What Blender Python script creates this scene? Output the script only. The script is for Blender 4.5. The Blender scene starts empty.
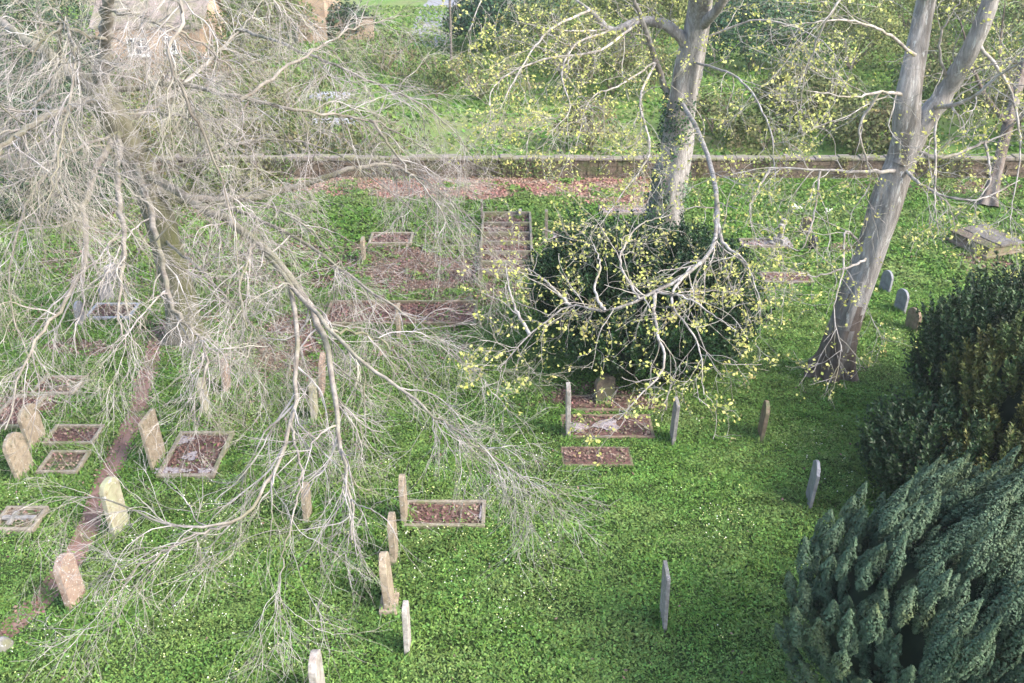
import bpy, math, random
import numpy as np
from mathutils import Vector
rng = np.random.default_rng(7)
random.seed(7)
R = math.radians
S = bpy.context.scene
COL = S.collection

# ------------------------------------------------------------------ camera, sky, sun, exposure
CAM_H, PITCH, F = 15.3, R(27.2), 1000.0
cam_d = bpy.data.cameras.new('camera')
cam = bpy.data.objects.new('camera', cam_d); COL.objects.link(cam)
cam.location = (0, 0, CAM_H); cam.rotation_euler = (R(90) - PITCH, 0, 0)
cam_d.sensor_width = 36; cam_d.lens = 36 * F / 1024; cam_d.clip_start = .1; cam_d.clip_end = 3000
S.camera = cam
SUN_EL, SUN_AZ = R(40), R(118)          # azimuth clockwise from +Y: from the right, slightly behind
w = bpy.data.worlds.new('World'); S.world = w; w.use_nodes = True
nt = w.node_tree; nt.nodes.clear()
sky = nt.nodes.new('ShaderNodeTexSky'); sky.sky_type = 'NISHITA'; sky.sun_disc = False
sky.sun_elevation = SUN_EL; sky.sun_rotation = SUN_AZ; sky.air_density = 1.2; sky.dust_density = 3.0
bgn = nt.nodes.new('ShaderNodeBackground'); bgn.inputs[1].default_value = .15
wo = nt.nodes.new('ShaderNodeOutputWorld')
nt.links.new(sky.outputs[0], bgn.inputs[0]); nt.links.new(bgn.outputs[0], wo.inputs[0])
sd = bpy.data.lights.new('sun', 'SUN'); sd.energy = 1.5; sd.angle = R(22); sd.color = (1, .965, .91)
sun = bpy.data.objects.new('sun', sd); COL.objects.link(sun)
sv = Vector((math.sin(SUN_AZ) * math.cos(SUN_EL), math.cos(SUN_AZ) * math.cos(SUN_EL), math.sin(SUN_EL)))
sun.rotation_euler = sv.to_track_quat('Z', 'Y').to_euler(); sun.location = (40, -20, 40)
S.view_settings.view_transform = 'Standard'; S.view_settings.look = 'None'
S.view_settings.gamma = 1; S.view_settings.exposure = 1.75
S.cycles.max_bounces = 5; S.cycles.diffuse_bounces = 3; S.cycles.transparent_max_bounces = 4

# thin spring haze in the air
hm = bpy.data.materials.new('hazy_air'); hm.use_nodes = True; _t = hm.node_tree; _t.nodes.clear()
_o = _t.nodes.new('ShaderNodeOutputMaterial'); _v = _t.nodes.new('ShaderNodeVolumePrincipled')
_v.inputs['Density'].default_value = .0004; _v.inputs['Color'].default_value = (.93, .95, 1, 1); _v.inputs['Anisotropy'].default_value = .2
_t.links.new(_v.outputs[0], _o.inputs['Volume'])
_me = bpy.data.meshes.new('haze')
_me.from_pydata([(x, y, z) for z in (-1.2, 20.5) for x, y in ((-1000, -350), (1000, -350), (1000, 1600), (-1000, 1600))], [], [(3, 2, 1, 0), (4, 5, 6, 7), (0, 1, 5, 4), (1, 2, 6, 5), (2, 3, 7, 6), (3, 0, 4, 7)])
_me.materials.append(hm); haze = bpy.data.objects.new('haze', _me); COL.objects.link(haze); haze['kind'] = 'stuff'; haze['label'] = 'thin pale haze in the air over the churchyard'

# ------------------------------------------------------------------ helpers
def G(px, py, z=0.0):
    """the point of the place at height z that the surveyed direction (px, py) meets"""
    px, py, z = np.asarray(px, float), np.asarray(py, float), np.asarray(z, float)
    u = (px - 512) / F; v = (341.5 - py) / F
    dy = math.cos(PITCH) + v * math.sin(PITCH); dz = -math.sin(PITCH) + v * math.cos(PITCH)
    t = (z - CAM_H) / dz
    return np.stack([u * t, dy * t, z + 0 * t], -1)
def pix(P):
    P = np.asarray(P, float); x, y, z = P[..., 0], P[..., 1], P[..., 2] - CAM_H
    d = y * math.cos(PITCH) - z * math.sin(PITCH); up = y * math.sin(PITCH) + z * math.cos(PITCH)
    return 512 + F * x / d, 341.5 - F * up / d
def vnoise(x, y, s=1.0, seed=0, z=None):
    """cheap smooth value noise 0..1"""
    x = np.asarray(x) / s + 1000; y = np.asarray(y) / s + 1000
    zz = (np.zeros_like(x) if z is None else np.asarray(z) / s) + 1000
    def h(i, j, k):
        n = (i * 374761393 + j * 668265263 + k * 2147483647 + seed * 974634777) & 0xffffffff
        n = ((n ^ (n >> 13)) * 1274126177) & 0xffffffff
        return ((n ^ (n >> 16)) & 0xffff) / 65535.0
    i, j, k = np.floor(x).astype(np.int64), np.floor(y).astype(np.int64), np.floor(zz).astype(np.int64)
    fx, fy, fz = x - i, y - j, zz - k
    fx, fy, fz = [f * f * (3 - 2 * f) for f in (fx, fy, fz)]
    def lay(k): 
        return (h(i, j, k) * (1 - fx) + h(i + 1, j, k) * fx) * (1 - fy) + (h(i, j + 1, k) * (1 - fx) + h(i + 1, j + 1, k) * fx) * fy
    if z is None: return lay(k)
    return lay(k) * (1 - fz) + lay(k + 1) * fz
def fbm(x, y, s, seed=0, z=None):
    return .55 * vnoise(x, y, s, seed, z) + .3 * vnoise(x, y, s * .45, seed + 1, z) + .15 * vnoise(x, y, s * .2, seed + 2, z)
def nrm(v): return v / np.maximum(np.linalg.norm(v, axis=-1, keepdims=True), 1e-9)

def mesh_np(name, V, Fc, mat, parent=None, smooth=False, mats=None, mi=None):
    V = np.asarray(V, np.float32).reshape(-1, 3); Fc = np.asarray(Fc, np.int32); k = Fc.shape[1]
    me = bpy.data.meshes.new(name)
    me.vertices.add(len(V)); me.vertices.foreach_set('co', V.ravel())
    me.loops.add(Fc.size); me.loops.foreach_set('vertex_index', Fc.ravel())
    me.polygons.add(len(Fc)); me.polygons.foreach_set('loop_start', np.arange(0, Fc.size, k, dtype=np.int32))
    for m in (mats or [mat]): me.materials.append(m)
    if mi is not None: me.polygons.foreach_set('material_index', np.asarray(mi, np.int32))
    me.polygons.foreach_set('use_smooth', np.full(len(Fc), smooth))
    me.update(calc_edges=True)
    o = bpy.data.objects.new(name, me); COL.objects.link(o)
    if parent is not None: o.parent = parent; o.matrix_parent_inverse = parent.matrix_basis.inverted()
    return o
def mesh_py(name, V, Fc, mat, parent=None, smooth=False):
    me = bpy.data.meshes.new(name); me.from_pydata([tuple(map(float, v)) for v in V], [], [tuple(f) for f in Fc])
    me.materials.append(mat); me.update()
    for p in me.polygons: p.use_smooth = smooth
    o = bpy.data.objects.new(name, me); COL.objects.link(o)
    if parent is not None: o.parent = parent; o.matrix_parent_inverse = parent.matrix_basis.inverted()
    return o
def tag(o, label=None, cat=None, group=None, kind=None):
    for k, v in (('label', label), ('category', cat), ('group', group), ('kind', kind)):
        if v: o[k] = v
    return o
def empty(name, loc, label, cat, group=None, rz=0):
    o = bpy.data.objects.new(name, None); COL.objects.link(o); o.location = tuple(map(float, loc)); o.empty_display_size = .3
    o.rotation_euler = (0, 0, rz)
    bpy.context.view_layer.update()
    return tag(o, label, cat, group)

# ------------------------------------------------------------------ materials
def mat(name, c1, c2, scale=3.0, c3=None, scale3=.3, rough=.85, bump=0.0, bscale=20, island=0.0, stretch=(1, 1, 1), spots=None, translucent=0, spec=.3, low=.35, high=.65, hi_cov=.5):
    m = bpy.data.materials.new(name); m.use_nodes = True; t = m.node_tree; t.nodes.clear(); N, L = t.nodes, t.links
    out = N.new('ShaderNodeOutputMaterial'); b = N.new('ShaderNodeBsdfPrincipled')
    b.inputs['Roughness'].default_value = rough; b.inputs['Specular IOR Level'].default_value = spec
    tc = N.new('ShaderNodeTexCoord'); mp = N.new('ShaderNodeMapping'); mp.inputs['Scale'].default_value = stretch
    L.new(tc.outputs['Object'], mp.inputs[0])
    def noise(s, det=5, ro=.6):
        n = N.new('ShaderNodeTexNoise'); n.inputs['Scale'].default_value = s; n.inputs['Detail'].default_value = det
        n.inputs['Roughness'].default_value = ro; L.new(mp.outputs[0], n.inputs['Vector']); return n
    def ramp(src, a, bb, ca=None, cb=None):
        r = N.new('ShaderNodeValToRGB'); r.color_ramp.elements[0].position = a; r.color_ramp.elements[1].position = bb
        if ca: r.color_ramp.elements[0].color = (*ca, 1); r.color_ramp.elements[1].color = (*cb, 1)
        L.new(src, r.inputs[0]); return r
    col = ramp(noise(scale).outputs['Fac'], low, high, c1, c2).outputs[0]
    def mix(fac, a, bcol):
        x = N.new('ShaderNodeMix'); x.data_type = 'RGBA'; L.new(fac, x.inputs[0]); L.new(a, x.inputs[6])
        if isinstance(bcol, tuple): x.inputs[7].default_value = (*bcol, 1)
        else: L.new(bcol, x.inputs[7])
        return x.outputs[2]
    if c3: col = mix(ramp(noise(scale3, 4).outputs['Fac'], hi_cov - .08, hi_cov + .12).outputs[0], col, c3)
    if spots:
        for sc, sz, colr in spots:
            col = mix(ramp(noise(sc, 3, .7).outputs['Fac'], sz, sz + .06).outputs[0], col, colr)
    if island:
        g = N.new('ShaderNodeNewGeometry'); hs = N.new('ShaderNodeHueSaturation')
        mr = N.new('ShaderNodeMapRange'); mr.inputs[3].default_value = 1 - island; mr.inputs[4].default_value = 1 + island
        L.new(g.outputs['Random Per Island'], mr.inputs[0]); L.new(mr.outputs[0], hs.inputs['Value'])
        mh = N.new('ShaderNodeMath'); mh.operation = 'MULTIPLY'; mh.inputs[1].default_value = 7.31
        fr = N.new('ShaderNodeMath'); fr.operation = 'FRACT'; mr2 = N.new('ShaderNodeMapRange')
        mr2.inputs[3].default_value = .5 - island * .05; mr2.inputs[4].default_value = .5 + island * .05
        L.new(g.outputs['Random Per Island'], mh.inputs[0]); L.new(mh.outputs[0], fr.inputs[0]); L.new(fr.outputs[0], mr2.inputs[0]); L.new(mr2.outputs[0], hs.inputs['Hue'])
        L.new(col, hs.inputs['Color']); col = hs.outputs[0]
    L.new(col, b.inputs['Base Color'])
    if bump:
        bn = N.new('ShaderNodeBump'); bn.inputs['Strength'].default_value = bump; bn.inputs['Distance'].default_value = .05
        L.new(noise(bscale, 6, .7).outputs['Fac'], bn.inputs['Height']); L.new(bn.outputs[0], b.inputs['Normal'])
    sh = b.outputs[0]
    if translucent:
        tr = N.new('ShaderNodeBsdfTranslucent'); L.new(col, tr.inputs[0]); ms = N.new('ShaderNodeMixShader')
        ms.inputs[0].default_value = translucent; L.new(sh, ms.inputs[1]); L.new(tr.outputs[0], ms.inputs[2]); sh = ms.outputs[0]
    L.new(sh, out.inputs[0]); return m

M = {}
M['cover'] = mat('ground_cover_leaf', (.100, .205, .042), (.185, .335, .078), 1.2, (.19, .28, .085), .45, rough=.7, island=.42, translucent=.25, spec=.25)
M['turf'] = mat('short_grass', (.085, .19, .030), (.14, .25, .045), .8, (.15, .22, .06), .35, rough=.8, island=.4, translucent=.25)
M['flower'] = mat('white_petal', (.7, .7, .55), (.85, .85, .75), 5, rough=.6, island=.1)
M['yflower'] = mat('cream_yellow_petal', (.62, .62, .22), (.7, .72, .35), 5, rough=.6, island=.2)
M['litter'] = mat('fallen_leaf', (.11, .058, .048), (.25, .14, .115), 2.5, (.24, .19, .14), .8, rough=.85, island=.6)
M['redlitter'] = mat('red_fallen_leaf', (.22, .10, .08), (.34, .19, .15), 2.5, (.30, .24, .18), .8, rough=.85, island=.4)
M['path'] = mat('trodden_earth', (.18, .10, .08), (.28, .175, .145), 2.2, (.09, .13, .04), .9, bump=.5, bscale=25, hi_cov=.6)
M['road'] = mat('asphalt', (.20, .20, .22), (.27, .27, .30), 4, rough=.9, bump=.2, bscale=60)
M['twig'] = mat('pale_lichened_twig', (.165, .145, .133), (.45, .42, .405), 1.6, (.22, .21, .14), .6, rough=.85, island=.3, hi_cov=.57)
M['bark'] = mat('grey_bark', (.17, .145, .12), (.34, .31, .27), 3, (.17, .165, .10), .7, bump=.6, bscale=14, stretch=(1, 1, .35), hi_cov=.55)
M['trunk_bark'] = mat('olive_stained_bark', (.11, .095, .075), (.24, .215, .17), 4, (.13, .135, .06), .8, bump=1.0, bscale=14, stretch=(1, 1, .3), spots=[(5, .62, (.34, .32, .28))], hi_cov=.5)
M['syc_bark'] = mat('pale_flaking_bark', (.20, .185, .175), (.38, .36, .345), 9, (.14, .12, .10), 1.6, bump=1.0, bscale=16, stretch=(1, 1, .22), spots=[(7, .60, (.46, .455, .44)), (14, .66, (.09, .08, .07))], hi_cov=.58)
M['syc_twig'] = mat('silvery_twig', (.17, .15, .135), (.44, .41, .38), 4, (.24, .22, .13), 1.6, rough=.8, island=.2, hi_cov=.6)
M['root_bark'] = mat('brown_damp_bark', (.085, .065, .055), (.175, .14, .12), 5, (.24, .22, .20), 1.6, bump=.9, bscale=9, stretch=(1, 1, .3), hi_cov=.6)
M['bud'] = mat('young_yellow_leaf', (.42, .45, .10), (.62, .62, .22), 2, (.46, .36, .15), .8, rough=.6, island=.3, translucent=.35, hi_cov=.6)
M['yew'] = mat('dark_evergreen_leaf', (.018, .040, .016), (.040, .082, .028), 1.3, (.055, .105, .03), .9, rough=.5, island=.5, spec=.35, hi_cov=.6)
M['holly'] = mat('glossy_ivy_leaf', (.016, .042, .016), (.034, .085, .028), 1.3, (.05, .12, .03), .9, rough=.42, island=.55, spec=.4, hi_cov=.58)
M['gold'] = mat('bronze_evergreen_leaf', (.055, .078, .020), (.15, .14, .035), 1.1, (.05, .085, .025), .7, rough=.6, island=.5)
M['cyp'] = mat('blue_green_scale_leaf', (.042, .080, .044), (.084, .130, .072), 1.6, (.10, .125, .05), .9, rough=.65, island=.35, hi_cov=.62)
M['core_shade'] = mat('shade_dark_core', (.008, .018, .009), (.018, .032, .014), 4, rough=.9)  # near-black core colour: shade between the shoots is put into it
M['shrub'] = mat('spring_shrub_leaf', (.060, .100, .026), (.135, .18, .05), 1.0, (.15, .13, .06), .4, rough=.65, island=.45, translucent=.2)
M['shrub2'] = mat('yellowish_shrub_leaf', (.105, .135, .032), (.21, .23, .07), 1.0, (.09, .12, .032), .4, rough=.65, island=.45, translucent=.2)
M['brush'] = mat('brown_winter_twig', (.17, .125, .10), (.32, .26, .22), 1.5, (.16, .17, .07), .6, rough=.9, island=.35)
M['wallstone'] = mat('rubble_stone', (.075, .055, .04), (.19, .145, .11), 6, (.07, .09, .035), 1.2, bump=1.0, bscale=12, hi_cov=.58)
M['coping'] = mat('lichened_coping', (.13, .11, .095), (.26, .22, .20), 6, (.20, .20, .11), 2, bump=.5, bscale=20)
M['sand'] = mat('sandstone_lichen', (0.240, 0.188, 0.136), (0.384, 0.320, 0.240), 6, (.25, .25, .15), 2.2, bump=.5, bscale=18, spots=[(13, .62, (.52, .50, .45)), (5, .60, (.17, .15, .10))], hi_cov=.6)
M['yellowstone'] = mat('yellow_lichened_stone', (.27, .24, .16), (.40, .37, .28), 5, (.36, .37, .24), 2.4, bump=.5, bscale=18, spots=[(6, .60, (.52, .50, .48)), (4, .62, (.24, .20, .10))])
M['pinkstone'] = mat('pink_weathered_stone', (0.272, 0.188, 0.152), (0.384, 0.288, 0.232), 6, (.42, .36, .24), 2.2, bump=.5, bscale=18, spots=[(14, .59, (.62, .58, .53)), (4, .60, (.22, .14, .11))], hi_cov=.6)
M['greystone'] = mat('grey_weathered_stone', (0.176, 0.164, 0.160), (0.304, 0.288, 0.284), 7, (.17, .17, .11), 2.4, bump=.5, bscale=18, spots=[(16, .63, (.52, .50, .49))], hi_cov=.6)
M['greydark'] = mat('dirty_grey_stone', (.10, .092, .09), (.20, .185, .18), 5, (.12, .10, .07), 2, bump=.5)
M['darkstone'] = mat('dark_mossy_stone', (.07, .06, .048), (.15, .125, .10), 6, (.08, .10, .045), 2, bump=.5, bscale=18)
M['palestone'] = mat('pale_lichened_stone', (.26, .235, .21), (.46, .43, .40), 7, (.30, .22, .18), 3, bump=.5, bscale=18, hi_cov=.62)
M['slate'] = mat('blue_grey_slate', (.145, .148, .165), (.25, .255, .28), 4, (.16, .15, .13), 2, bump=.2, bscale=20, hi_cov=.62, rough=.6)
M['brownstone'] = mat('brown_stone', (.15, .105, .075), (.27, .20, .15), 6, (.14, .15, .08), 2, bump=.5, bscale=18)
M['kerb'] = mat('kerb_stone', (0.192, 0.160, 0.120), (0.320, 0.280, 0.224), 7, (.17, .18, .09), 2, bump=.4, bscale=18, hi_cov=.55)
M['bluekerb'] = mat('grey_kerb_stone', (.24, .245, .26), (.38, .39, .42), 7, (.19, .17, .15), 2, bump=.3, bscale=18, hi_cov=.6)
M['redfill'] = mat('red_leaf_strewn_gravel', (.075, .04, .035), (.19, .105, .09), 11, (.16, .14, .09), 2.5, bump=.5, bscale=40, hi_cov=.62)
M['brownfill'] = mat('brown_mossy_soil', (.12, .085, .06), (.22, .16, .12), 8, (.08, .12, .04), 2, bump=.5, bscale=40)
M['chips'] = mat('white_marble_chips', (.24, .20, .21), (.44, .40, .41), 22, (.20, .12, .10), 5, bump=.5, bscale=60, hi_cov=.62)
M['brick'] = mat('tan_brick', (.36, .26, .18), (.48, .36, .26), 8, (.30, .21, .15), 1.2, bump=.3, bscale=30)
M['tile'] = mat('brown_roof_tile', (.20, .16, .145), (.30, .25, .23), 5, (.17, .17, .10), .7, bump=.6, bscale=18)
M['white'] = mat('white_paint', (.72, .72, .72), (.82, .82, .82), 3, rough=.4)
M['glass'] = mat('dark_window_glass', (.03, .035, .045), (.07, .08, .10), 1, rough=.08, spec=.6)
M['black'] = mat('black_plastic', (.012, .013, .016), (.03, .03, .035), 6, rough=.45)
M['wood'] = mat('weathered_pole', (.10, .085, .07), (.17, .15, .13), 5, bump=.3)
M['steel'] = mat('dull_steel', (.10, .10, .10), (.16, .16, .16), 8, rough=.5)

# ------------------------------------------------------------------ ground with litter map
LIT = [(300, 300, 230, 75, .55), (400, 285, 100, 45, .75), (330, 300, 110, 26, .55), (230, 325, 90, 26, .5), (420, 250, 60, 30, .5), (250, 270, 90, 20, .4), (430, 272, 70, 26, .95), (470, 300, 50, 22, .8), (370, 312, 80, 16, .7), (290, 345, 48, 42, 1.0), (200, 290, 70, 30, .45), (100, 262, 70, 20, .5),
       (28, 402, 36, 20, .95), (75, 352, 36, 11, .95), (340, 245, 70, 12, .7), (240, 240, 60, 20, .5), (40, 330, 50, 18, .4), (520, 402, 26, 6, .6),
       (840, 250, 14, 6, .8), (500, 290, 26, 12, .7), (560, 300, 50, 40, .5), (235, 400, 40, 40, .35), (180, 230, 110, 30, .5), (600, 400, 60, 14, .9),
       (330, 420, 50, 40, .3), (985, 262, 40, 10, .7), (640, 250, 60, 14, .5), (505, 245, 34, 34, .6), (940, 190, 90, 7, .8), (840, 372, 34, 9, .45)]
def littermap(x, y):
    px, py = pix(np.stack([x, y, 0 * x], -1))
    px = px + (fbm(x, y, 2.2, 11) - .5) * 50; py = py + (fbm(x, y, 2.2, 15) - .5) * 26
    m = np.zeros_like(x)
    for cx, cy, rx, ry, s in LIT:
        q = ((px - cx) / rx) ** 2 + ((py - cy) / ry) ** 2
        m = np.maximum(m, s * np.clip(1.5 - q, 0, 1))
    return m * np.clip(-.15 + 2.1 * fbm(x, y, .7, 21), 0, 1)
Y_WALL = float(G(500, 178)[1])
def redmap(x, y):
    s = np.clip((y - (Y_WALL - 4.0 + (fbm(x, y, 2, 31) - .5) * 4.0)) / 1.2, 0, 1) * np.clip(fbm(x, y, 1.4, 33) * 2.6 - .25, .4, 1) * (y < Y_WALL)
    px, _ = pix(np.stack([x, y, 0 * x], -1))
    return s * np.clip((px - 250) / 80, 0, 1) * np.clip((705 - px) / 60, 0, 1)
PATH = G([185, 160, 148, 138, 118, 100, 80, 50, 12, -40], [310, 335, 370, 410, 452, 495, 545, 590, 625, 665])
def catmull(P, n):
    P = np.asarray(P, float); P = np.vstack([2 * P[0] - P[1], P, 2 * P[-1] - P[-2]])
    m = len(P) - 3; t = np.linspace(0, m - 1e-6, n); i = t.astype(int); f = (t - i)[:, None]
    a, b, c, d = P[i], P[i + 1], P[i + 2], P[i + 3]
    return .5 * (2 * b + (c - a) * f + (2 * a - 5 * b + 4 * c - d) * f ** 2 + (3 * b - a - 3 * c + d) * f ** 3)
PC = catmull(PATH, 70)
def pathdist(x, y):
    d = np.full(x.shape, 99.0)
    for p in PC: d = np.minimum(d, np.hypot(x - p[0], y - p[1]))
    return d
def axis(lo, hi, step, far_lo, far_hi):
    mid = np.arange(lo, hi + step, step)
    a = lo - np.cumsum(1.0 * 1.25 ** np.arange(40)); a = a[a > far_lo]
    b = mid[-1] + np.cumsum(1.0 * 1.25 ** np.arange(40)); b = b[b < far_hi]
    return np.concatenate([[far_lo], a[::-1], mid, b, [far_hi]])
gx, gy = axis(-26, 30, .22, -900, 900), axis(11, 52, .22, -300, 1500)
X, Yg = np.meshgrid(gx, gy); sh = X.shape
nx, ny = sh[1], sh[0]
idx = np.arange(nx * ny).reshape(ny, nx)
GF = np.stack([idx[:-1, :-1], idx[:-1, 1:], idx[1:, 1:], idx[1:, :-1]], -1).reshape(-1, 4)
gm = bpy.data.materials.new('churchyard_ground'); gm.use_nodes = True
def ground_material(m):
    t = m.node_tree; N, L = t.nodes, t.links; b = N['Principled BSDF']; b.inputs['Roughness'].default_value = .9; b.inputs['Specular IOR Level'].default_value = .15
    tc = N.new('ShaderNodeTexCoord')
    def noise(s, d=6, r=.65):
        n = N.new('ShaderNodeTexNoise'); n.inputs['Scale'].default_value = s; n.inputs['Detail'].default_value = d; n.inputs['Roughness'].default_value = r
        L.new(tc.outputs['Object'], n.inputs['Vector']); return n.outputs['Fac']
    def ramp(src, stops):
        r = N.new('ShaderNodeValToRGB'); e = r.color_ramp.elements
        while len(e) < len(stops): e.new(.5)
        for q, (p, c) in zip(e, stops): q.position = p; q.color = (*c, 1)
        L.new(src, r.inputs[0]); return r.outputs[0]
    def mix(f, a, c):
        x = N.new('ShaderNodeMix'); x.data_type = 'RGBA'; L.new(f, x.inputs[0]); L.new(a, x.inputs[6]); L.new(c, x.inputs[7]); return x.outputs[2]
    lawn = mix(ramp(noise(.16, 5), [(.4, (0, 0, 0)), (.62, (1, 1, 1))]), ramp(noise(2.4), [(.3, (.075, .16, .028)), (.7, (.15, .27, .05))]), ramp(noise(1.6), [(.3, (.14, .19, .05)), (.7, (.23, .25, .10))]))
    soil = ramp(noise(3), [(.3, (.030, .05, .016)), (.7, (.06, .10, .03))])
    lit = ramp(noise(7), [(.3, (.10, .055, .042)), (.55, (.19, .115, .09)), (.75, (.15, .15, .07))])
    red = ramp(noise(8), [(.3, (.25, .12, .09)), (.7, (.36, .23, .18))])
    brown = ramp(noise(5), [(.3, (.16, .13, .08)), (.7, (.28, .23, .16))])
    def attr(n):
        a = N.new('ShaderNodeAttribute'); a.attribute_name = n; return a.outputs['Fac']
    c = mix(attr('near'), lawn, soil); c = mix(attr('brush'), c, brown); c = mix(attr('litter'), c, lit); c = mix(attr('red'), c, red)
    L.new(c, b.inputs['Base Color'])
    bn = N.new('ShaderNodeBump'); bn.inputs['Strength'].default_value = .7; bn.inputs['Distance'].default_value = .08
    L.new(noise(11, 6, .75), bn.inputs['Height']); L.new(bn.outputs[0], b.inputs['Normal'])
ground_material(gm)
ground = mesh_np('ground', np.stack([X, Yg, 0 * X], -1), GF, gm, smooth=True); tag(ground, kind='structure')
xf, yf = X.ravel(), Yg.ravel()
def addattr(o, n, v):
    a = o.data.attributes.new(n, 'FLOAT', 'POINT'); a.data.foreach_set('value', np.asarray(v, np.float32))
near = np.clip((Y_WALL - .4 - yf) / 1.0, 0, 1)
inb = (yf > 8) & (yf < 60) & (np.abs(xf) < 40)
lm = np.zeros_like(xf); lm[inb] = littermap(xf[inb], yf[inb]); rmv = np.zeros_like(xf); rmv[inb] = redmap(xf[inb], yf[inb])
pxg, pyg = pix(np.stack([xf, np.maximum(yf, 5), 0 * xf], -1))
brush = (yf > Y_WALL) * np.clip((360 - pxg) / 120, 0, 1) * np.clip(.2 + fbm(xf, yf, 6, 3) * 1.3, 0, 1) * .8
brush = np.maximum(brush, (yf > Y_WALL) * np.clip(fbm(xf, yf, 9, 5) * 3 - 1.55, 0, 1) * .8)
addattr(ground, 'near', near); addattr(ground, 'litter', np.clip(lm, 0, 1)); addattr(ground, 'red', rmv); addattr(ground, 'brush', brush)

def ribbon(name, C, half, z, m, jit=.12):
    T = nrm(np.gradient(C, axis=0)); Nn = np.stack([-T[:, 1], T[:, 0], 0 * T[:, 0]], -1)
    k = 7; V = []
    for i, c in enumerate(C):
        for j in range(k):
            f = -1 + 2 * j / (k - 1); e = half * (1 + jit * 4 * (vnoise(np.array([c[0]]), np.array([c[1]]), .6, 50 + (f > 0))[0] - .5))
            V.append([c[0] + Nn[i, 0] * f * e, c[1] + Nn[i, 1] * f * e, z])
    Fq = [(i * k + j, i * k + j + 1, (i + 1) * k + j + 1, (i + 1) * k + j) for i in range(len(C) - 1) for j in range(k - 1)]
    return tag(mesh_py(name, V, Fq, m), kind='structure')
ribbon('path', PC, .28, .004, M['path'])
RC = catmull(G([432, 430, 438, 452, 470], [47, 28, 8, -8, -30]), 30)
ribbon('road', RC, 1.55, .004, M['road'], .05)

# ------------------------------------------------------------------ small leaf geometry
def leaves(P, Nrm, size, aspect=1.6, yaw=None):
    """kite shaped leaves; P (n,3), Nrm (n,3), size (n,)"""
    n = len(P); Nrm = nrm(Nrm); r = rng.normal(size=(n, 3)) if yaw is None else yaw
    A = nrm(np.cross(Nrm, r)) if yaw is None else nrm(yaw); B = nrm(np.cross(Nrm, A)); s = size[:, None]
    if yaw is not None: Nrm = np.cross(A, B)
    V = np.stack([P - A * s * aspect / 2, P + B * s * .5 + A * s * .05, P + A * s * aspect / 2 + Nrm * s * .12, P - B * s * .5 + A * s * .05], 1)
    return V.reshape(-1, 3), np.arange(4 * n).reshape(n, 4)

def join_geo(L):
    V, Fq, o = [], [], 0
    for v, f in L: V.append(v); Fq.append(f + o); o += len(v)
    return np.concatenate(V), np.concatenate(Fq)
GRAVES = []   # world rectangles kept free of plants: x0,x1,y0,y1
def rect(nl, fr):
    a, b = G(*nl), G(*fr); return [float(a[0]), float(b[0]), float(a[1]), float(b[1])]
def in_graves(x, y, pad=0.0):
    m = np.zeros(x.shape, bool)
    for x0, x1, y0, y1 in GRAVES: m |= (x > x0 - pad) & (x < x1 + pad) & (y > y0 - pad) & (y < y1 + pad)
    return m

# ------------------------------------------------------------------ boundary wall, kerbed graves, headstones
def box_v(x0, x1, y0, y1, z0, z1): return [(x0, y0, z0), (x1, y0, z0), (x1, y1, z0), (x0, y1, z0), (x0, y0, z1), (x1, y0, z1), (x1, y1, z1), (x0, y1, z1)]
BF = [(3, 2, 1, 0), (4, 5, 6, 7), (0, 1, 5, 4), (1, 2, 6, 5), (2, 3, 7, 6), (3, 0, 4, 7)]
def boxes(name, L, m, parent=None):
    V, Fq = [], []
    for b in L:
        o = len(V); V += box_v(*b); Fq += [tuple(o + i for i in f) for f in BF]
    return mesh_py(name, V, Fq, m, parent)
def bevel(o, w=.015, seg=2):
    md = o.modifiers.new('bevel', 'BEVEL'); md.width = w; md.segments = seg; md.limit_method = 'ANGLE'; return o

wall = empty('stone_wall', (5, Y_WALL, 0), 'long low rubble stone wall with pale coping across the back of the churchyard', 'wall')
L = []; x = -34.0
while x < 34:
    wd = random.uniform(.25, .6)
    zz = 0.0
    while zz < .84:
        hh = random.uniform(.12, .22); hh = min(hh, .88 - zz)
        L.append((x + .006, x + wd - .006, Y_WALL + random.uniform(-.03, .03), Y_WALL + .42, zz + .003, zz + hh - .006)); zz += hh
    x += wd
boxes('stonework', L, M['wallstone'], wall)
L = []; x = -34.0
while x < 34:
    wd = random.uniform(.4, .8); L.append((x, x + wd - .01, Y_WALL - .07, Y_WALL + .5, .885, .97 + random.uniform(0, .12))); x += wd
bevel(boxes('coping', L, M['coping'], wall), .03)

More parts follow.
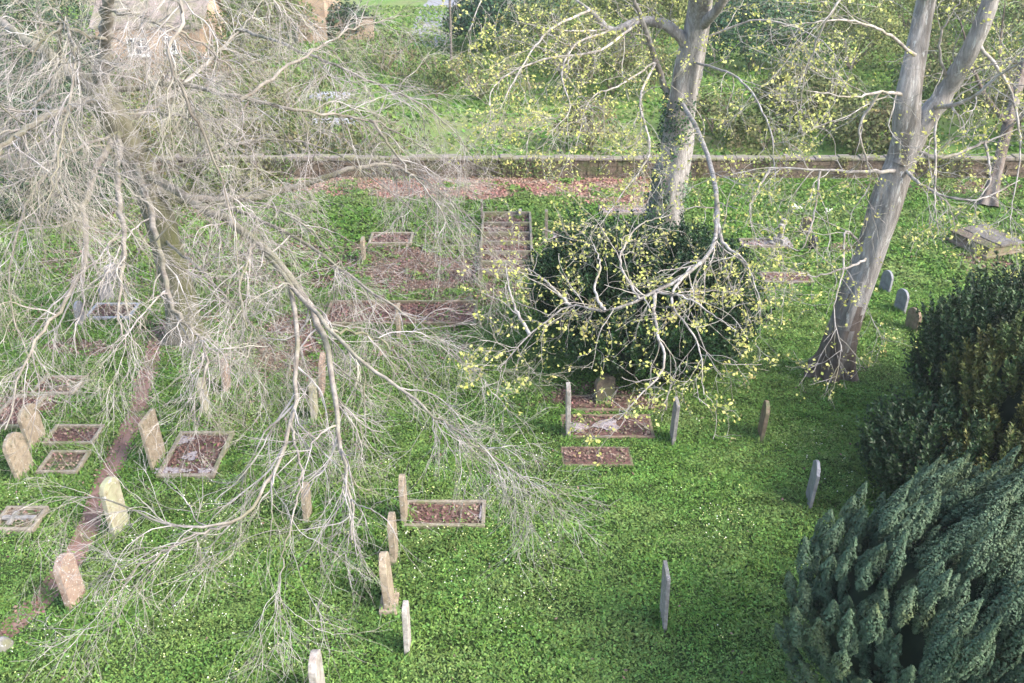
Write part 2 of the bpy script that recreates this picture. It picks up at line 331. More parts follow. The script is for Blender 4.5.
def kerb_grave(nl, fr, label, km='kerb', fm='redfill', group=None, bars=(), pads=(), kw=.10, kh=.14, cross=False):
    x0, x1, y0, y1 = rect(nl, fr); GRAVES.append([x0, x1, y0, y1])
    g = empty('kerbed_grave', ((x0 + x1) / 2, (y0 + y1) / 2, 0), label, 'grave', 'kerbed graves among the headstones', R(random.uniform(-1.5, 1.5)))
    L = [(x0, x1, y0, y0 + kw, -.05, kh), (x0, x1, y1 - kw, y1, -.05, kh + .004), (x0 + .001, x0 + kw, y0 + kw, y1 - kw, -.05, kh - .004), (x1 - kw, x1 - .001, y0 + kw, y1 - kw, -.05, kh - .003)]
    for t in bars:
        yb = y0 + t * (y1 - y0); L.append((x0 + kw, x1 - kw, yb - kw / 2, yb + kw / 2, -.05, kh - .006))
    cx, cy = (x0 + x1) / 2, (y0 + y1) / 2
    def loc(b): return (b[0], b[1], b[2], b[3], b[4], b[5])
    k = boxes('kerb', [loc(b) for b in L], M[km], g); bevel(k, .018)
    # uneven bed of gravel and leaves
    n, m_ = 14, 8
    xs = np.linspace(x0 + kw * .7, x1 - kw * .7, n); ys = np.linspace(y0 + kw * .7, y1 - kw * .7, m_); XX, YY = np.meshgrid(xs, ys)
    ZZ = .035 + .05 * fbm(XX, YY, .6, 5)
    ii = np.arange(n * m_).reshape(m_, n); fq = np.stack([ii[:-1, :-1], ii[:-1, 1:], ii[1:, 1:], ii[1:, :-1]], -1).reshape(-1, 4)
    mesh_np('grave_bed', np.stack([XX, YY, ZZ], -1), fq, M[fm], g, True)
    for (u, v, ru, rv) in pads:
        px_, py_ = x0 + u * (x1 - x0), y0 + v * (y1 - y0); th = np.linspace(0, 2 * math.pi, 18)[:-1]
        rr = 1 + .18 * np.sin(3 * th + u * 9) + .1 * np.sin(5 * th + v * 7)
        V = [(px_ + ru * c * q, py_ + rv * s * q, .095) for c, s, q in zip(np.cos(th), np.sin(th), rr)] + [(px_, py_, .13)]
        mesh_py('marble_chip_patch', V, [(i, (i + 1) % 17, 17) for i in range(17)], M['chips'], g, True)
    if cross:
        L = [(x0 + .12, x0 + .95, cy - .06, cy + .06, .09, .17), (x0 + .32, x0 + .44, cy + .06, cy + .24, .09, .168), (x0 + .32, x0 + .44, cy - .24, cy - .06, .09, .168)]
        bevel(boxes('stone_cross', L, M['greystone'], g), .015)
    return g

def profile(kind, w, h):
    if kind == 'round': top = [(w / 2 * math.cos(a), h - w * .42 + w * .42 * math.sin(a)) for a in np.linspace(0, math.pi, 13)]
    elif kind == 'gothic': top = [(w / 2, h * .78), (w * .42, h * .88), (w * .25, h * .955), (0, h), (-w * .25, h * .955), (-w * .42, h * .88), (-w / 2, h * .78)]
    elif kind == 'shoulder':
        top = [(w / 2, h * .86), (w * .40, h * .875), (w * .37, h * .90)] + [(w * .33 * math.cos(a), h * .9 + h * .1 * math.sin(a)) for a in np.linspace(.2, math.pi - .2, 9)] + [(-w * .37, h * .9), (-w * .40, h * .875), (-w / 2, h * .86)]
    else: top = [(w / 2, h * .965), (w * .45, h), (-w * .45, h * .992), (-w / 2, h * .955)]
    return [(-w / 2 * .97, -.25), (w / 2 * .97, -.25)] + top
def headstone(base, h, w, th, kind, m, label, lean=0, tip=0, rz=0, group=None, plinth=False, panel=False):
    """stone whose broad faces look east and west; base = pixel of the foot centre"""
    p = G(*base); o = empty('headstone', (p[0], p[1], 0), label, 'headstone', 'headstones standing in the churchyard')
    pr = profile(kind, w, h); n = len(pr); V = []
    rj = random.Random(int(base[0] * 7 + base[1]))
    for s in (-1, 1):
        for (a, b) in pr: V.append((s * th / 2 + rj.uniform(-.004, .004), a + rj.uniform(-.006, .006), b + rj.uniform(-.006, .006)))
    # face subdivided as fan with a centre point slightly proud
    Fq = [tuple(range(n))[::-1], tuple(range(n, 2 * n))] + [(i, (i + 1) % n, n + (i + 1) % n, n + i) for i in range(n)]
    s = mesh_py('slab', V, Fq, M[m]); s.parent = o; bevel(s, .012)
    if panel:
        pp = [(a * .72, .35 * h + (b - .35 * h) * .86) for a, b in pr[2:]] + [(-w * .34, .3 * h), (w * .34, .3 * h)]
        k = len(pp); V = [(th / 2 + .002, a, b) for a, b in pp] + [(th / 2 + .014, a * .94, .3 * h + (b - .3 * h) * .97) for a, b in pp]
        q = mesh_py('carved_panel', V, [tuple(range(k, 2 * k))] + [(i, (i + 1) % k, k + (i + 1) % k, k + i) for i in range(k)], M[m]); q.parent = o
    if plinth:
        q = boxes('plinth', [(-th * 1.2, th * 1.2, -w * .6, w * .6, -.1, .16)], M[m]); q.parent = o; bevel(q, .02)
    o.rotation_euler = (R(tip), R(lean), R(rz)); return o

# graves
kerb_grave((84, 321), (141, 306), 'small grave with blue-grey kerbs and red leaves, far left beside the trunk', 'bluekerb')
kerb_grave((30, 397), (88, 379), 'shallow stone-kerbed grave with brown bed, middle of the left row', fm='brownfill')
kerb_grave((-14, 430), (48, 398), 'wide leaf-covered grave at the left picture edge above the pair of slabs')
kerb_grave((42, 447), (106, 428), 'kerbed grave filled with dark red leaves, east of the pointed slab')
kerb_grave((36, 476), (92, 454), 'kerbed grave with mossy brown bed just below the red-filled one', fm='brownfill')
kerb_grave((-10, 534), (50, 510), 'kerbed grave with a pale stone cross lying flat on it', fm='brownfill', cross=True)
kerb_grave((156, 480), (235, 435), 'wide double grave with patches of white chips beside the dirt path', pads=[(.14, .82, .28, .2), (.42, .45, .2, .22), (.2, .14, .5, .16), (.8, .14, .22, .12)], kw=.12)
kerb_grave((402, 530), (486, 504), 'kerbed grave of dark red gravel behind a narrow headstone, lower middle', pads=[(.95, .5, .06, .3)])
kerb_grave((562, 439), (650, 416), 'dark red kerbed grave with white chips under the rounded evergreen', 'brownstone', kh=.07, pads=[(.16, .4, .32, .26), (.5, .5, .35, .3)])
kerb_grave((562, 467), (630, 448), 'sunken brown grave on the grass below the white-chip grave', km='brownstone', fm='redfill', kh=.05)
kerb_grave((566, 412), (628, 397), 'leafy dark grave tucked in the shade of the rounded evergreen', km='brownstone', kh=.08)
kerb_grave((478, 276), (531, 217), 'row of joined kerbed plots full of red leaves near the back', 'coping', bars=(.14, .30, .46, .62, .80), kh=.26)
kerb_grave((600, 216), (648, 208), 'grey gravel grave on the bright turf by the tall ivy-footed trunk', 'coping', 'chips')
kerb_grave((543, 245), (575, 234), 'pale leaf-strewn grave beside a thin upright post stone', 'coping', 'chips')
kerb_grave((322, 327), (478, 304), 'long broken-kerbed family plot buried in red leaves', 'brownstone', kh=.16)
kerb_grave((368, 246), (414, 235), 'small red-leafed grave below the arching pale limb', 'kerb')
kerb_grave((742, 249), (788, 241), 'pale pinkish grave lying beside the old grey cross', 'coping', 'chips')
kerb_grave((764, 284), (808, 274), 'pinkish gravel grave on open grass left of the leaning trunk', 'coping', 'redfill', kh=.1)

HG = None
headstone((77, 603), 1.3, .62, .16, 'round', 'pinkstone', 'pinkish lichen-spotted headstone leaning left beside the dirt path', lean=-4, rz=-6)
headstone((121, 530), 1.5, .62, .13, 'round', 'yellowstone', 'tall yellowish round-topped headstone with carved face next to the path', lean=-3, rz=-14, panel=True)
headstone((159, 463), 1.5, .85, .10, 'flat', 'sand', 'broad flat-topped sandstone slab heading the wide double grave', lean=-4, rz=-6)
headstone((38, 444), 1.25, .82, .12, 'gothic', 'sand', 'pointed buff headstone at the head of the red-filled grave', lean=-5, rz=-6)
headstone((26, 474), 1.25, .80, .12, 'gothic', 'sand', 'pointed buff headstone nearer the picture edge, heading the mossy grave', lean=-8, rz=-6)
headstone((308, 519), 1.05, .55, .13, 'round', 'sand', 'small lone grey-buff headstone under the hanging twigs', lean=1)
headstone((405, 520), 1.35, .55, .13, 'gothic', 'sand', 'narrow headstone at the head of the red gravel grave, top of the line of three', lean=-1)
headstone((395, 561), 1.35, .55, .14, 'round', 'sand', 'buff headstone in the middle of the line of three under bare twigs', lean=-1)
headstone((390, 605), 1.45, .62, .16, 'gothic', 'sand', 'thick buff headstone at the near end of the line of three', lean=-3, plinth=True)
headstone((408, 651), 1.30, .42, .11, 'round', 'palestone', 'slim whitish headstone with dark flecks standing alone on open grass', lean=0)
headstone((320, 700), 1.20, .62, .15, 'round', 'palestone', 'pale rough headstone cut by the bottom picture edge', lean=-1)
headstone((663, 623), 1.50, .62, .085, 'flat', 'greystone', 'thin grey slab seen edge-on, alone in the lower middle grass', lean=-1)
headstone((808, 503), 1.25, .72, .09, 'shoulder', 'slate', 'blue-grey slate headstone on dark grass near the big blue-green conifer', lean=4, rz=-9)
headstone((760, 437), 1.15, .62, .11, 'round', 'brownstone', 'brownish mossy headstone right of the rounded evergreen', lean=4, rz=-6)
headstone((568, 435), 1.60, .5, .12, 'flat', 'palestone', 'tall white edge-on slab at the head of the white-chip grave', lean=-1)
headstone((604, 402), .95, .66, .14, 'round', 'darkstone', 'dark arched headstone facing the viewer under the rounded evergreen', rz=-62)
headstone((672, 442), 1.35, .5, .10, 'flat', 'greystone', 'grey edge-on stone under the evergreen skirt behind pale hanging twigs', lean=2)
headstone((884, 292), .85, .62, .10, 'round', 'slate', 'uppermost of three small slate stones right of the leaning trunk', lean=4, rz=14)
headstone((899, 312), .88, .62, .10, 'round', 'slate', 'middle of three small slate stones right of the leaning trunk', lean=3, rz=14)
headstone((911, 331), .85, .66, .12, 'round', 'brownstone', 'brown stone nearest the dark yew, lowest of the three small stones', lean=2, rz=14)
headstone((805, 236), .85, .5, .14, 'shoulder', 'brownstone', 'small brown stone beside white flowers on the back grass', rz=40)
headstone((481, 282), 1.55, .5, .10, 'flat', 'coping', 'weathered slab at the near left corner of the joined plots', lean=0)
headstone((482, 222), 1.0, .4, .10, 'flat', 'coping', 'small slab at the far left corner of the joined plots', lean=0)
headstone((546, 240), 1.3, .3, .12, 'flat', 'coping', 'thin upright post-like stone by the pale leaf-strewn grave', lean=0)
headstone((520, 218), .42, .3, .12, 'round', 'palestone', 'little whitish marker stone just behind the joined plots', lean=0)
headstone((399, 338), 1.2, .55, .12, 'flat', 'sand', 'buff stone at the edge of the long broken-kerbed plot', lean=1)
headstone((315, 418), 1.2, .5, .14, 'flat', 'yellowstone', 'narrow yellowish stone in red leaves behind the hanging limb', lean=1)
headstone((322, 396), 1.5, .6, .12, 'gothic', 'pinkstone', 'pink pointed stone just behind the narrow yellowish one', lean=5)
headstone((207, 413), 1.2, .5, .12, 'gothic', 'yellowstone', 'mossy yellowish stone between the double grave and big trunk', lean=-2)
headstone((228, 392), 1.2, .5, .12, 'flat', 'pinkstone', 'pale pink stone right of the mossy yellowish one', lean=1)
headstone((83, 325), .9, .6, .10, 'round', 'slate', 'grey-blue stone heading the blue-kerbed grave', lean=-3)
headstone((108, 302), .8, .55, .10, 'round', 'slate', 'small pale-blue stone behind the blue-kerbed grave', rz=-30)
headstone((113, 284), .8, .5, .10, 'flat', 'slate', 'small blue-grey stone farthest back beside the big trunk', rz=-30)
headstone((364, 262), 1.0, .5, .12, 'flat', 'sand', 'buff stone below the small red-leafed grave among twigs', lean=0)

# old grey cross
p = G(779, 245); o = empty('stone_cross_monument', (p[0], p[1], 0), 'old grey stone cross on a stepped base on the back grass', 'monument')
q = boxes('stepped_base', [(-.35, .35, -.35, .35, -.1, .16), (-.24, .24, -.24, .24, .16, .34)], M['greystone']); q.parent = o; bevel(q, .02)
q = boxes('cross', [(-.09, .09, -.12, .12, .34, 1.15), (-.085, .085, -.30, .30, .82, 1.0)], M['greystone']); q.parent = o; bevel(q, .03)
o.rotation_euler = (0, R(3), R(-35))
# black vase, flowers
p = G(812, 249)
def lathe(name, prof, m, parent=None, loc=(0, 0, 0), n=14):
    V = [(r * math.cos(a) + loc[0], r * math.sin(a) + loc[1], z + loc[2]) for r, z in prof for a in np.linspace(0, 2 * math.pi, n + 1)[:-1]]
    Fq = [(i * n + j, i * n + (j + 1) % n, (i + 1) * n + (j + 1) % n, (i + 1) * n + j) for i in range(len(prof) - 1) for j in range(n)]
    return mesh_py(name, V, Fq, m, parent, True)
o = tag(lathe('grave_vase', [(.0, 0), (.13, 0), (.17, .12), (.19, .35), (.16, .52), (.10, .58), (.0, .58)], M['black'], loc=p), 'small shiny black memorial vase on the back grass', 'vase')
def bunch(px, py, label, m1, n=60, s=.07, r=.28, h=.35):
    p = G(px, py); 
    d = rng.normal(size=(n, 3)); P = p + d * [r * .45, r * .45, h * .25] + [0, 0, h * .75]
    V, Fq = leaves(P, rng.normal(size=(n, 3)) + [0, 0, 1.5], np.full(n, s), 1.1); V0, F0 = V, Fq
    P = p + rng.normal(size=(n * 2, 3)) * [r * .5, r * .5, .05] + [0, 0, h * .35]
    V, Fq = leaves(P, rng.normal(size=(n * 2, 3)), np.full(n * 2, .06), 3); k0 = len(F0); V, Fq = join_geo([(V0, F0), (V, Fq)]); tag(mesh_np('flower_bunch', V, Fq, None, mats=[M[m1], M['cover']], mi=(np.arange(len(Fq)) >= k0)), label, 'flowers')
bunch(797, 213, 'bunch of white flowers left on the back grass', 'flower')
bunch(827, 215, 'smaller bunch of white flowers near the leaning trunk', 'flower', 40, .06, .2, .25)
# chest-like ledger tomb at right
c = G([958, 1000, 1014, 970], [246, 266, 246, 231]); ctr = c.mean(0); ax = nrm(c[1] - c[0]); ang = math.atan2(ax[1], ax[0])
o = empty('ledger_tomb', (ctr[0], ctr[1], 0), 'long raised grey tomb slab with brown sides near the dark yew', 'tomb', rz=ang)
lx, ly = np.linalg.norm(c[1] - c[0]) / 2, np.linalg.norm(c[3] - c[0]) / 2
def ch(ob): ob.parent = o; return bevel(ob, .02)
ch(boxes('base_course', [(-lx, lx, -ly, ly, -.1, .14)], M['brownstone']))
ch(boxes('tomb_side', [(-lx * .9, lx * .9, -ly * .86, ly * .72, .14, .42)], M['brownstone']))
ch(boxes('ledger_slab', [(-lx * .96, lx * .96, -ly * .35, ly * .8, .422, .52)], M['greydark']))
ch(boxes('ledger_slab', [(-lx * .95, lx * .95, -ly * .92, -ly * .37, .422, .49)], M['wallstone']))
# small grey stone bottom left
p = G(3, 648); th = np.linspace(0, 2 * math.pi, 11)[:-1]
V = [(p[0] + .2 * r * math.cos(a) * (1 + .2 * math.sin(3 * a)), p[1] + .16 * r * math.sin(a), z) for r, z in ((1, -.05), (1.05, .1), (.75, .22), (.2, .27)) for a in th]
tag(mesh_py('footstone', V, [(i * 10 + j, i * 10 + (j + 1) % 10, (i + 1) * 10 + (j + 1) % 10, (i + 1) * 10 + j) for i in range(3) for j in range(10)] + [tuple(range(30, 40))], M['greystone'], smooth=True), 'little grey footstone on the grass at the lower left edge', 'footstone')

# ------------------------------------------------------------------ houses, pole, garden bits beyond the wall
def house(x0, x1, y0, y1, eave, ridge, label, windows, name='cottage', chimney=None):
    e = empty(name, ((x0 + x1) / 2, y0, 0), label, 'house'); ym = (y0 + y1) / 2
    V = box_v(x0, x1, y0, y1, 0, eave) + [(x0, ym, ridge - .05), (x1, ym, ridge - .05)]
    mesh_py('wall', V, [(0, 1, 5, 4), (2, 3, 7, 6), (1, 2, 6, 9, 5), (3, 0, 4, 8, 7)], M['brick'], e)
    a = .12; sl = (ridge - eave) / (ym - y0)
    V = []
    for s, yy in ((0, y0 - a), (1, ym), (2, y1 + a)):
        zz = ridge if s == 1 else eave - sl * a
        V += [(x0 - .3, yy, zz), (x1 + .3, yy, zz), (x1 + .3, yy, zz + .14), (x0 - .3, yy, zz + .14)]
    rf = mesh_py('roof', V, [(0, 1, 5, 4), (4, 5, 9, 8), (7, 6, 2, 3), (11, 10, 6, 7), (3, 2, 1, 0), (8, 9, 10, 11), (0, 4, 7, 3), (4, 8, 11, 7), (1, 2, 6, 5), (5, 6, 10, 9)], M['tile'], e)
    if chimney: boxes('chimney', [(chimney - .4, chimney + .4, ym - .3, ym + .3, ridge - .8, ridge + 1.1)], M['brick'], rf)
    for (wx0, wx1, z0, z1, nb) in windows:
        fr = [(wx0, wx1, y0 - .05, y0 + .03, z0, z0 + .1), (wx0, wx1, y0 - .05, y0 + .03, z1 - .1, z1)]
        for k in range(nb + 1):
            c = wx0 + (wx1 - wx0) * k / nb; c = min(max(c, wx0 + .05), wx1 - .05); fr.append((c - .05, c + .05, y0 - .048, y0 + .03, z0 + .1, z1 - .1))
        zm = (z0 + z1) / 2
        for k in range(nb): 
            a0 = wx0 + (wx1 - wx0) * k / nb + .055; a1 = wx0 + (wx1 - wx0) * (k + 1) / nb - .055; fr.append((a0, a1, y0 - .044, y0 + .02, zm - .03, zm + .03))
        wn = boxes('window', fr, M['white'], e)
        boxes('pane', [(wx0 + .06, wx1 - .06, y0 - .012, y0 - .002, z0 + .06, z1 - .06)], M['glass'], wn)
        boxes('sill', [(wx0 - .08, wx1 + .08, y0 - .14, y0 - .052, z0 - .1, z0 - .005)], M['white'], wn)
    return e
Y1 = 66.0
def xat(px, Y, z): 
    d = Y * math.cos(PITCH) + (CAM_H - z) * math.sin(PITCH); return (px - 512) / F * d
house(xat(100, Y1, 2), xat(203, Y1, 2), Y1, Y1 + 6, 3.95, 6.0, 'low tan brick cottage with white windows seen through bare branches', 
      [(xat(127, Y1, 3), xat(148, Y1, 3), 2.2, 3.3, 3), (xat(165, Y1, 3), xat(176, Y1, 3), 2.4, 3.4, 2)], chimney=-24)
Y2 = 82.0
house(xat(296, Y2, 2), xat(325, Y2, 2), Y2, Y2 + 8, 6.2, 9, 'tall orange-tan brick house at the top behind the bare tree', [(xat(305, Y2, 4.6), xat(314, Y2, 4.6), 4.1, 5.3, 2)], 'brick_house')
e = empty('garden_wall', (xat(346, Y2, 0), Y2, 0), 'orange-tan brick garden wall joining the tall brick house', 'wall')
boxes('brickwork', [(xat(328, Y2, 1), xat(372, Y2, 1), Y2 + .8, Y2 + 1.05, 0, 1.75)], M['brick'], e)
boxes('coping', [(xat(328, Y2, 1) - .05, xat(372, Y2, 1) + .05, Y2 + .74, Y2 + 1.11, 1.752, 1.84)], M['coping'], e)
def tube_simple(name, P, r0, r1, m, parent=None, n=8):
    P = np.asarray(P, float); return tubes(name, P[None], np.linspace(r0, r1, len(P))[None], n, m, parent)

# ------------------------------------------------------------------ tubes and growth
def tube_geo(P, Rr, k):
    """P (m,n,3) R (m,n) -> V, F"""
    m, n, _ = P.shape; T = nrm(np.gradient(P, axis=1)); ref = np.zeros_like(T); ref[..., 0] = 1
    mean = nrm(P[:, -1] - P[:, 0]); alt = np.abs(mean[:, 0]) > .8; ref[alt] = [0, 1, 0]
    A = nrm(np.cross(T, ref)); B = np.cross(T, A); a = np.arange(k) * 2 * math.pi / k
    V = P[:, :, None] + Rr[:, :, None, None] * (A[:, :, None] * np.cos(a)[:, None] + B[:, :, None] * np.sin(a)[:, None])
    I = np.arange(m * n * k).reshape(m, n, k); J = np.roll(I, -1, 2)
    Fq = np.stack([I[:, :-1], J[:, :-1], J[:, 1:], I[:, 1:]], -1).reshape(-1, 4)
    return V.reshape(-1, 3), Fq
def tubes(name, P, Rr, k, m, parent=None, smooth=True):
    V, Fq = tube_geo(P, Rr, k); return mesh_np(name, V, Fq, m, parent, smooth)
def spawn(P, Rr, per_m, Lr, n, spread=.9, grav=.06, wob=.15, rfac=.55, rmax=.05, rmin=.004, t0=.15, lean=(0, 0, 0), crook=.0, shrink=.6):
    m, N, _ = P.shape; seg = np.linalg.norm(np.diff(P, axis=1), axis=2).sum(1)
    cnt = np.maximum(1, np.round(seg * per_m * (1 - t0) + rng.uniform(-.4, .4, m))).astype(int)
    own = np.repeat(np.arange(m), cnt); t = t0 + (1 - t0) * rng.random(len(own)) ** .85
    f = t * (N - 1); i = np.minimum(f.astype(int), N - 2); fr = (f - i)[:, None]
    p = P[own, i] * (1 - fr) + P[own, i + 1] * fr; d = nrm(P[own, i + 1] - P[own, i])
    r = Rr[own, i] * (1 - fr[:, 0]) + Rr[own, i + 1] * fr[:, 0]
    q = rng.normal(size=d.shape); q = nrm(q - d * (q * d).sum(1, keepdims=True))
    d = nrm(d + q * spread * rng.uniform(.7, 1.3, (len(d), 1)) + np.asarray(lean))
    Ln = rng.uniform(*Lr, len(own)) * (1 - shrink * t * .7); st = (Ln / (n - 1))[:, None]
    out = [p]
    for s in range(n - 1):
        d = nrm(d + rng.normal(size=d.shape) * wob + [0, 0, -grav]); p = p + d * st
        out.append(p)
    out = np.stack(out, 1); out[..., 2] = np.maximum(out[..., 2], .12)
    r0 = np.clip(r * rfac, rmin, rmax); RR = r0[:, None] * np.linspace(1, .35, n)[None]; RR = np.maximum(RR, rmin * .8)
    return out, RR
def limb(pts, n=26, wob=.05):
    P = catmull(G(*np.array(pts, float).T), n); w = rng.normal(size=P.shape) * wob; w[0] = w[-1] = 0
    return P + w
def trunk_mesh(name, P, R0, m, parent, k=18, flare=1.5, flare_h=1.2, lumps=.10, seed=0, damp=0):
    P = np.asarray(P); n = len(P); T = nrm(np.gradient(P, axis=0)); A = nrm(np.cross(T, [0, 1.0, 0])); B = np.cross(T, A)
    a = np.arange(k) * 2 * math.pi / k; z = P[:, 2] - P[0, 2]
    fl = 1 + (flare - 1) * np.exp(-z / flare_h * 2)
    V = []
    for i in range(n):
        but = 1 + .22 * (fl[i] - 1) * np.cos(a * 5 + seed) * 2 + lumps * (vnoise(a * 2.5 + seed, np.full(k, z[i] * .7), 1.0, seed) - .5) * 2
        rr = R0[i] * fl[i] * but
        V.append(P[i] + A[i] * (rr * np.cos(a))[:, None] + B[i] * (rr * np.sin(a))[:, None])
    I = np.arange(n * k).reshape(n, k); J = np.roll(I, -1, 1); Fq = np.stack([I[:-1], J[:-1], J[1:], I[1:]], -1).reshape(-1, 4)
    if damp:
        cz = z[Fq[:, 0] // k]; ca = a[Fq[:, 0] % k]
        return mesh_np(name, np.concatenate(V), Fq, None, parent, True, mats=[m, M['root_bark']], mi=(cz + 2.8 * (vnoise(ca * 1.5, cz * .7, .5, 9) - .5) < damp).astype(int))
    return mesh_np(name, np.concatenate(V), Fq, m, parent, True)

# --- the big bare tree, left
tr = G(185, 335); bt = empty('bare_tree', (tr[0], tr[1], 0), 'huge leafless tree with drooping pale grey twigs filling the left', 'tree')
TP = catmull(G([187, 178, 166, 146, 120, 99], [338, 290, 240, 180, 130, 90], [0, 1.8, 3.5, 5.5, 7.2, 8.3]), 26)
trunk_mesh('trunk', TP, np.linspace(.50, .42, 26), M['trunk_bark'], bt, seed=3)
LIMBS = [(.36, .16, [(99, 92, 8.2), (62, 65, 9), (20, 35, 9.6), (-35, 0, 10)]),
 (.34, .18, [(99, 92, 8.2), (105, 50, 9.6), (108, 0, 11.2), (112, -45, 12.5)]),
 (.19, .035, [(140, 170, 5.8), (200, 205, 5.6), (255, 240, 5.3), (300, 290, 5), (325, 345, 4.6), (335, 410, 4.2), (348, 480, 3.6), (352, 540, 3.0)]),
 (.20, .05, [(148, 190, 5.2), (215, 200, 5.0), (290, 188, 5.2), (345, 172, 5.6), (392, 165, 5.6), (440, 195, 4.8)]),
 (.17, .04, [(120, 132, 7.2), (100, 160, 7), (85, 205, 6.6), (85, 260, 6), (62, 305, 5.5), (28, 355, 5), (5, 430, 4.4)]),
 (.15, .03, [(120, 132, 7.2), (118, 190, 7), (125, 250, 6.5), (118, 300, 5.8), (126, 345, 5.2)]),
 (.16, .035, [(135, 160, 6.2), (155, 230, 6), (172, 305, 5.4), (205, 345, 5), (200, 400, 4.5)]),
 (.10, .02, [(290, 275, 5.1), (298, 350, 4.6), (290, 420, 4), (270, 480, 3.6), (235, 520, 3.4), (175, 525, 3.3), (110, 500, 3.2), (55, 497, 3.0)]),
 (.10, .02, [(255, 240, 5.3), (330, 330, 5), (400, 390, 4.3), (470, 440, 3.8), (540, 490, 3.2)]),
 (.10, .02, [(215, 200, 5), (300, 240, 5), (370, 290, 4.6), (440, 340, 4), (500, 400, 3.2)]),
 (.12, .03, [(115, 120, 7.4), (150, 110, 7.6), (200, 70, 8.2), (240, 30, 8.8), (270, -10, 9.2)]),
 (.12, .025, [(99, 92, 8.2), (170, 85, 8.6), (230, 95, 8.6), (300, 110, 8.4), (370, 120, 7.8), (430, 150, 7)]),
 (.16, .05, [(105, 95, 8.1), (50, 115, 9), (0, 150, 9), (-40, 220, 8.4)]),
 (.05, .012, [(235, 520, 3.4), (175, 545, 3.0), (130, 575, 2.6), (98, 625, 2.2)]),
 (.05, .012, [(290, 420, 4), (300, 480, 3.6), (285, 550, 3), (275, 610, 2.4)]),
 (.07, .02, [(112, -40, 12.4), (180, 0, 12), (170, 60, 11), (200, 130, 9.5), (230, 210, 7.5), (240, 300, 6)]),
 (.07, .02, [(60, 65, 9.1), (60, 20, 10.8), (75, 60, 10.8), (60, 150, 9.5), (40, 230, 8)]),
 (.08, .02, [(146, 180, 5.5), (190, 160, 6.2), (260, 140, 6.8), (330, 150, 6.6), (400, 200, 5.8), (450, 250, 5)]),
 (.07, .01, [(200, 205, 5.6), (250, 200, 5.8), (310, 230, 5.4), (350, 280, 4.8), (370, 340, 4.2)]),
 (.07, .01, [(255, 240, 5.3), (240, 290, 5.2), (250, 340, 4.8), (235, 390, 4.2)]),
 (.06, .01, [(330, 330, 5.0), (380, 340, 4.7), (420, 380, 4.2), (440, 430, 3.6)]),
 (.08, .02, [(166, 240, 3.6), (210, 280, 4.2), (262, 340, 4.2), (265, 400, 3.8)]),
 (.08, .02, [(240, 30, 8.8), (300, 50, 9.0), (370, 80, 8.6), (430, 110, 8.0), (470, 150, 7)]),
 (.07, .02, [(240, 100, 8.6), (300, 60, 9.4), (350, 30, 10), (410, 15, 10)]),
 (.07, .02, [(370, 120, 7.8), (400, 160, 7.0), (440, 210, 6.2), (470, 270, 5.2)]),
 (.07, .02, [(392, 165, 5.6), (430, 185, 5.2), (480, 230, 4.6), (510, 280, 4.0)]),
 (.07, .02, [(130, 160, 6.4), (180, 120, 7.6), (170, 60, 9), (150, 10, 10.5)]),
 (.07, .02, [(108, 10, 10.9), (150, 20, 11), (210, 50, 10.2), (260, 100, 9)]),
 (.07, .02, [(106, 40, 10.0), (60, 30, 10.8), (30, 60, 10.2), (0, 110, 9)]),
 (.07, .02, [(112, -40, 12.4), (200, -30, 12.4), (290, 10, 11.4), (340, 60, 10)]),
 (.06, .02, [(150, 110, 7.6), (190, 120, 8), (240, 150, 7.4), (290, 200, 6.4)]),
 (.07, .02, [(62, 65, 9.0), (30, 110, 9.2), (-10, 100, 9.6)]),
 (.08, .02, [(120, 132, 7.2), (60, 160, 7.6), (20, 220, 7.2), (10, 300, 6.2), (40, 380, 5.2)])]
LP, LR = [], []
for r0, r1, pts in LIMBS:
    P = limb(pts, 30, .03); rr = np.linspace(r0, r1 * .6, 30) * (.78 if pts[-1][2] > 5.3 or r0 > .18 else .62); LP.append(P); LR.append(rr)
    tubes('branch', P[None], rr[None], 9, M['bark'], bt)
LP, LR = np.array(LP), np.array(LR)
low = LP[:, -1, 2] < 5.3
def grow(P, Q, a, b, c, L1, L2, L3):
    g1, q1 = spawn(P, Q, a, L1, 16, .85, .055, .16, .5, .024, .006, .08)
    g2, q2 = spawn(g1, q1, b, L2, 10, .68, .045, .15, .6, .010, .0042, .12)
    g3, q3 = spawn(g2, q2, c, L3, 6, .62, .02, .14, .65, .005, .0031, .1)
    return [tube_geo(g1, q1, 5), tube_geo(g2, q2, 4), tube_geo(g3, q3, 3)]
tg = grow(LP[~low], LR[~low], 2.6, 3.7, 5.4, (1.4, 3.8), (.8, 2.1), (.35, 1.0)) + grow(LP[low], LR[low], 2.1, 3.6, 5.6, (1.2, 3.4), (.7, 2.1), (.3, 1.1))
V, Fq = join_geo(tg)
mesh_np('crown', V, Fq, M['twig'], bt)

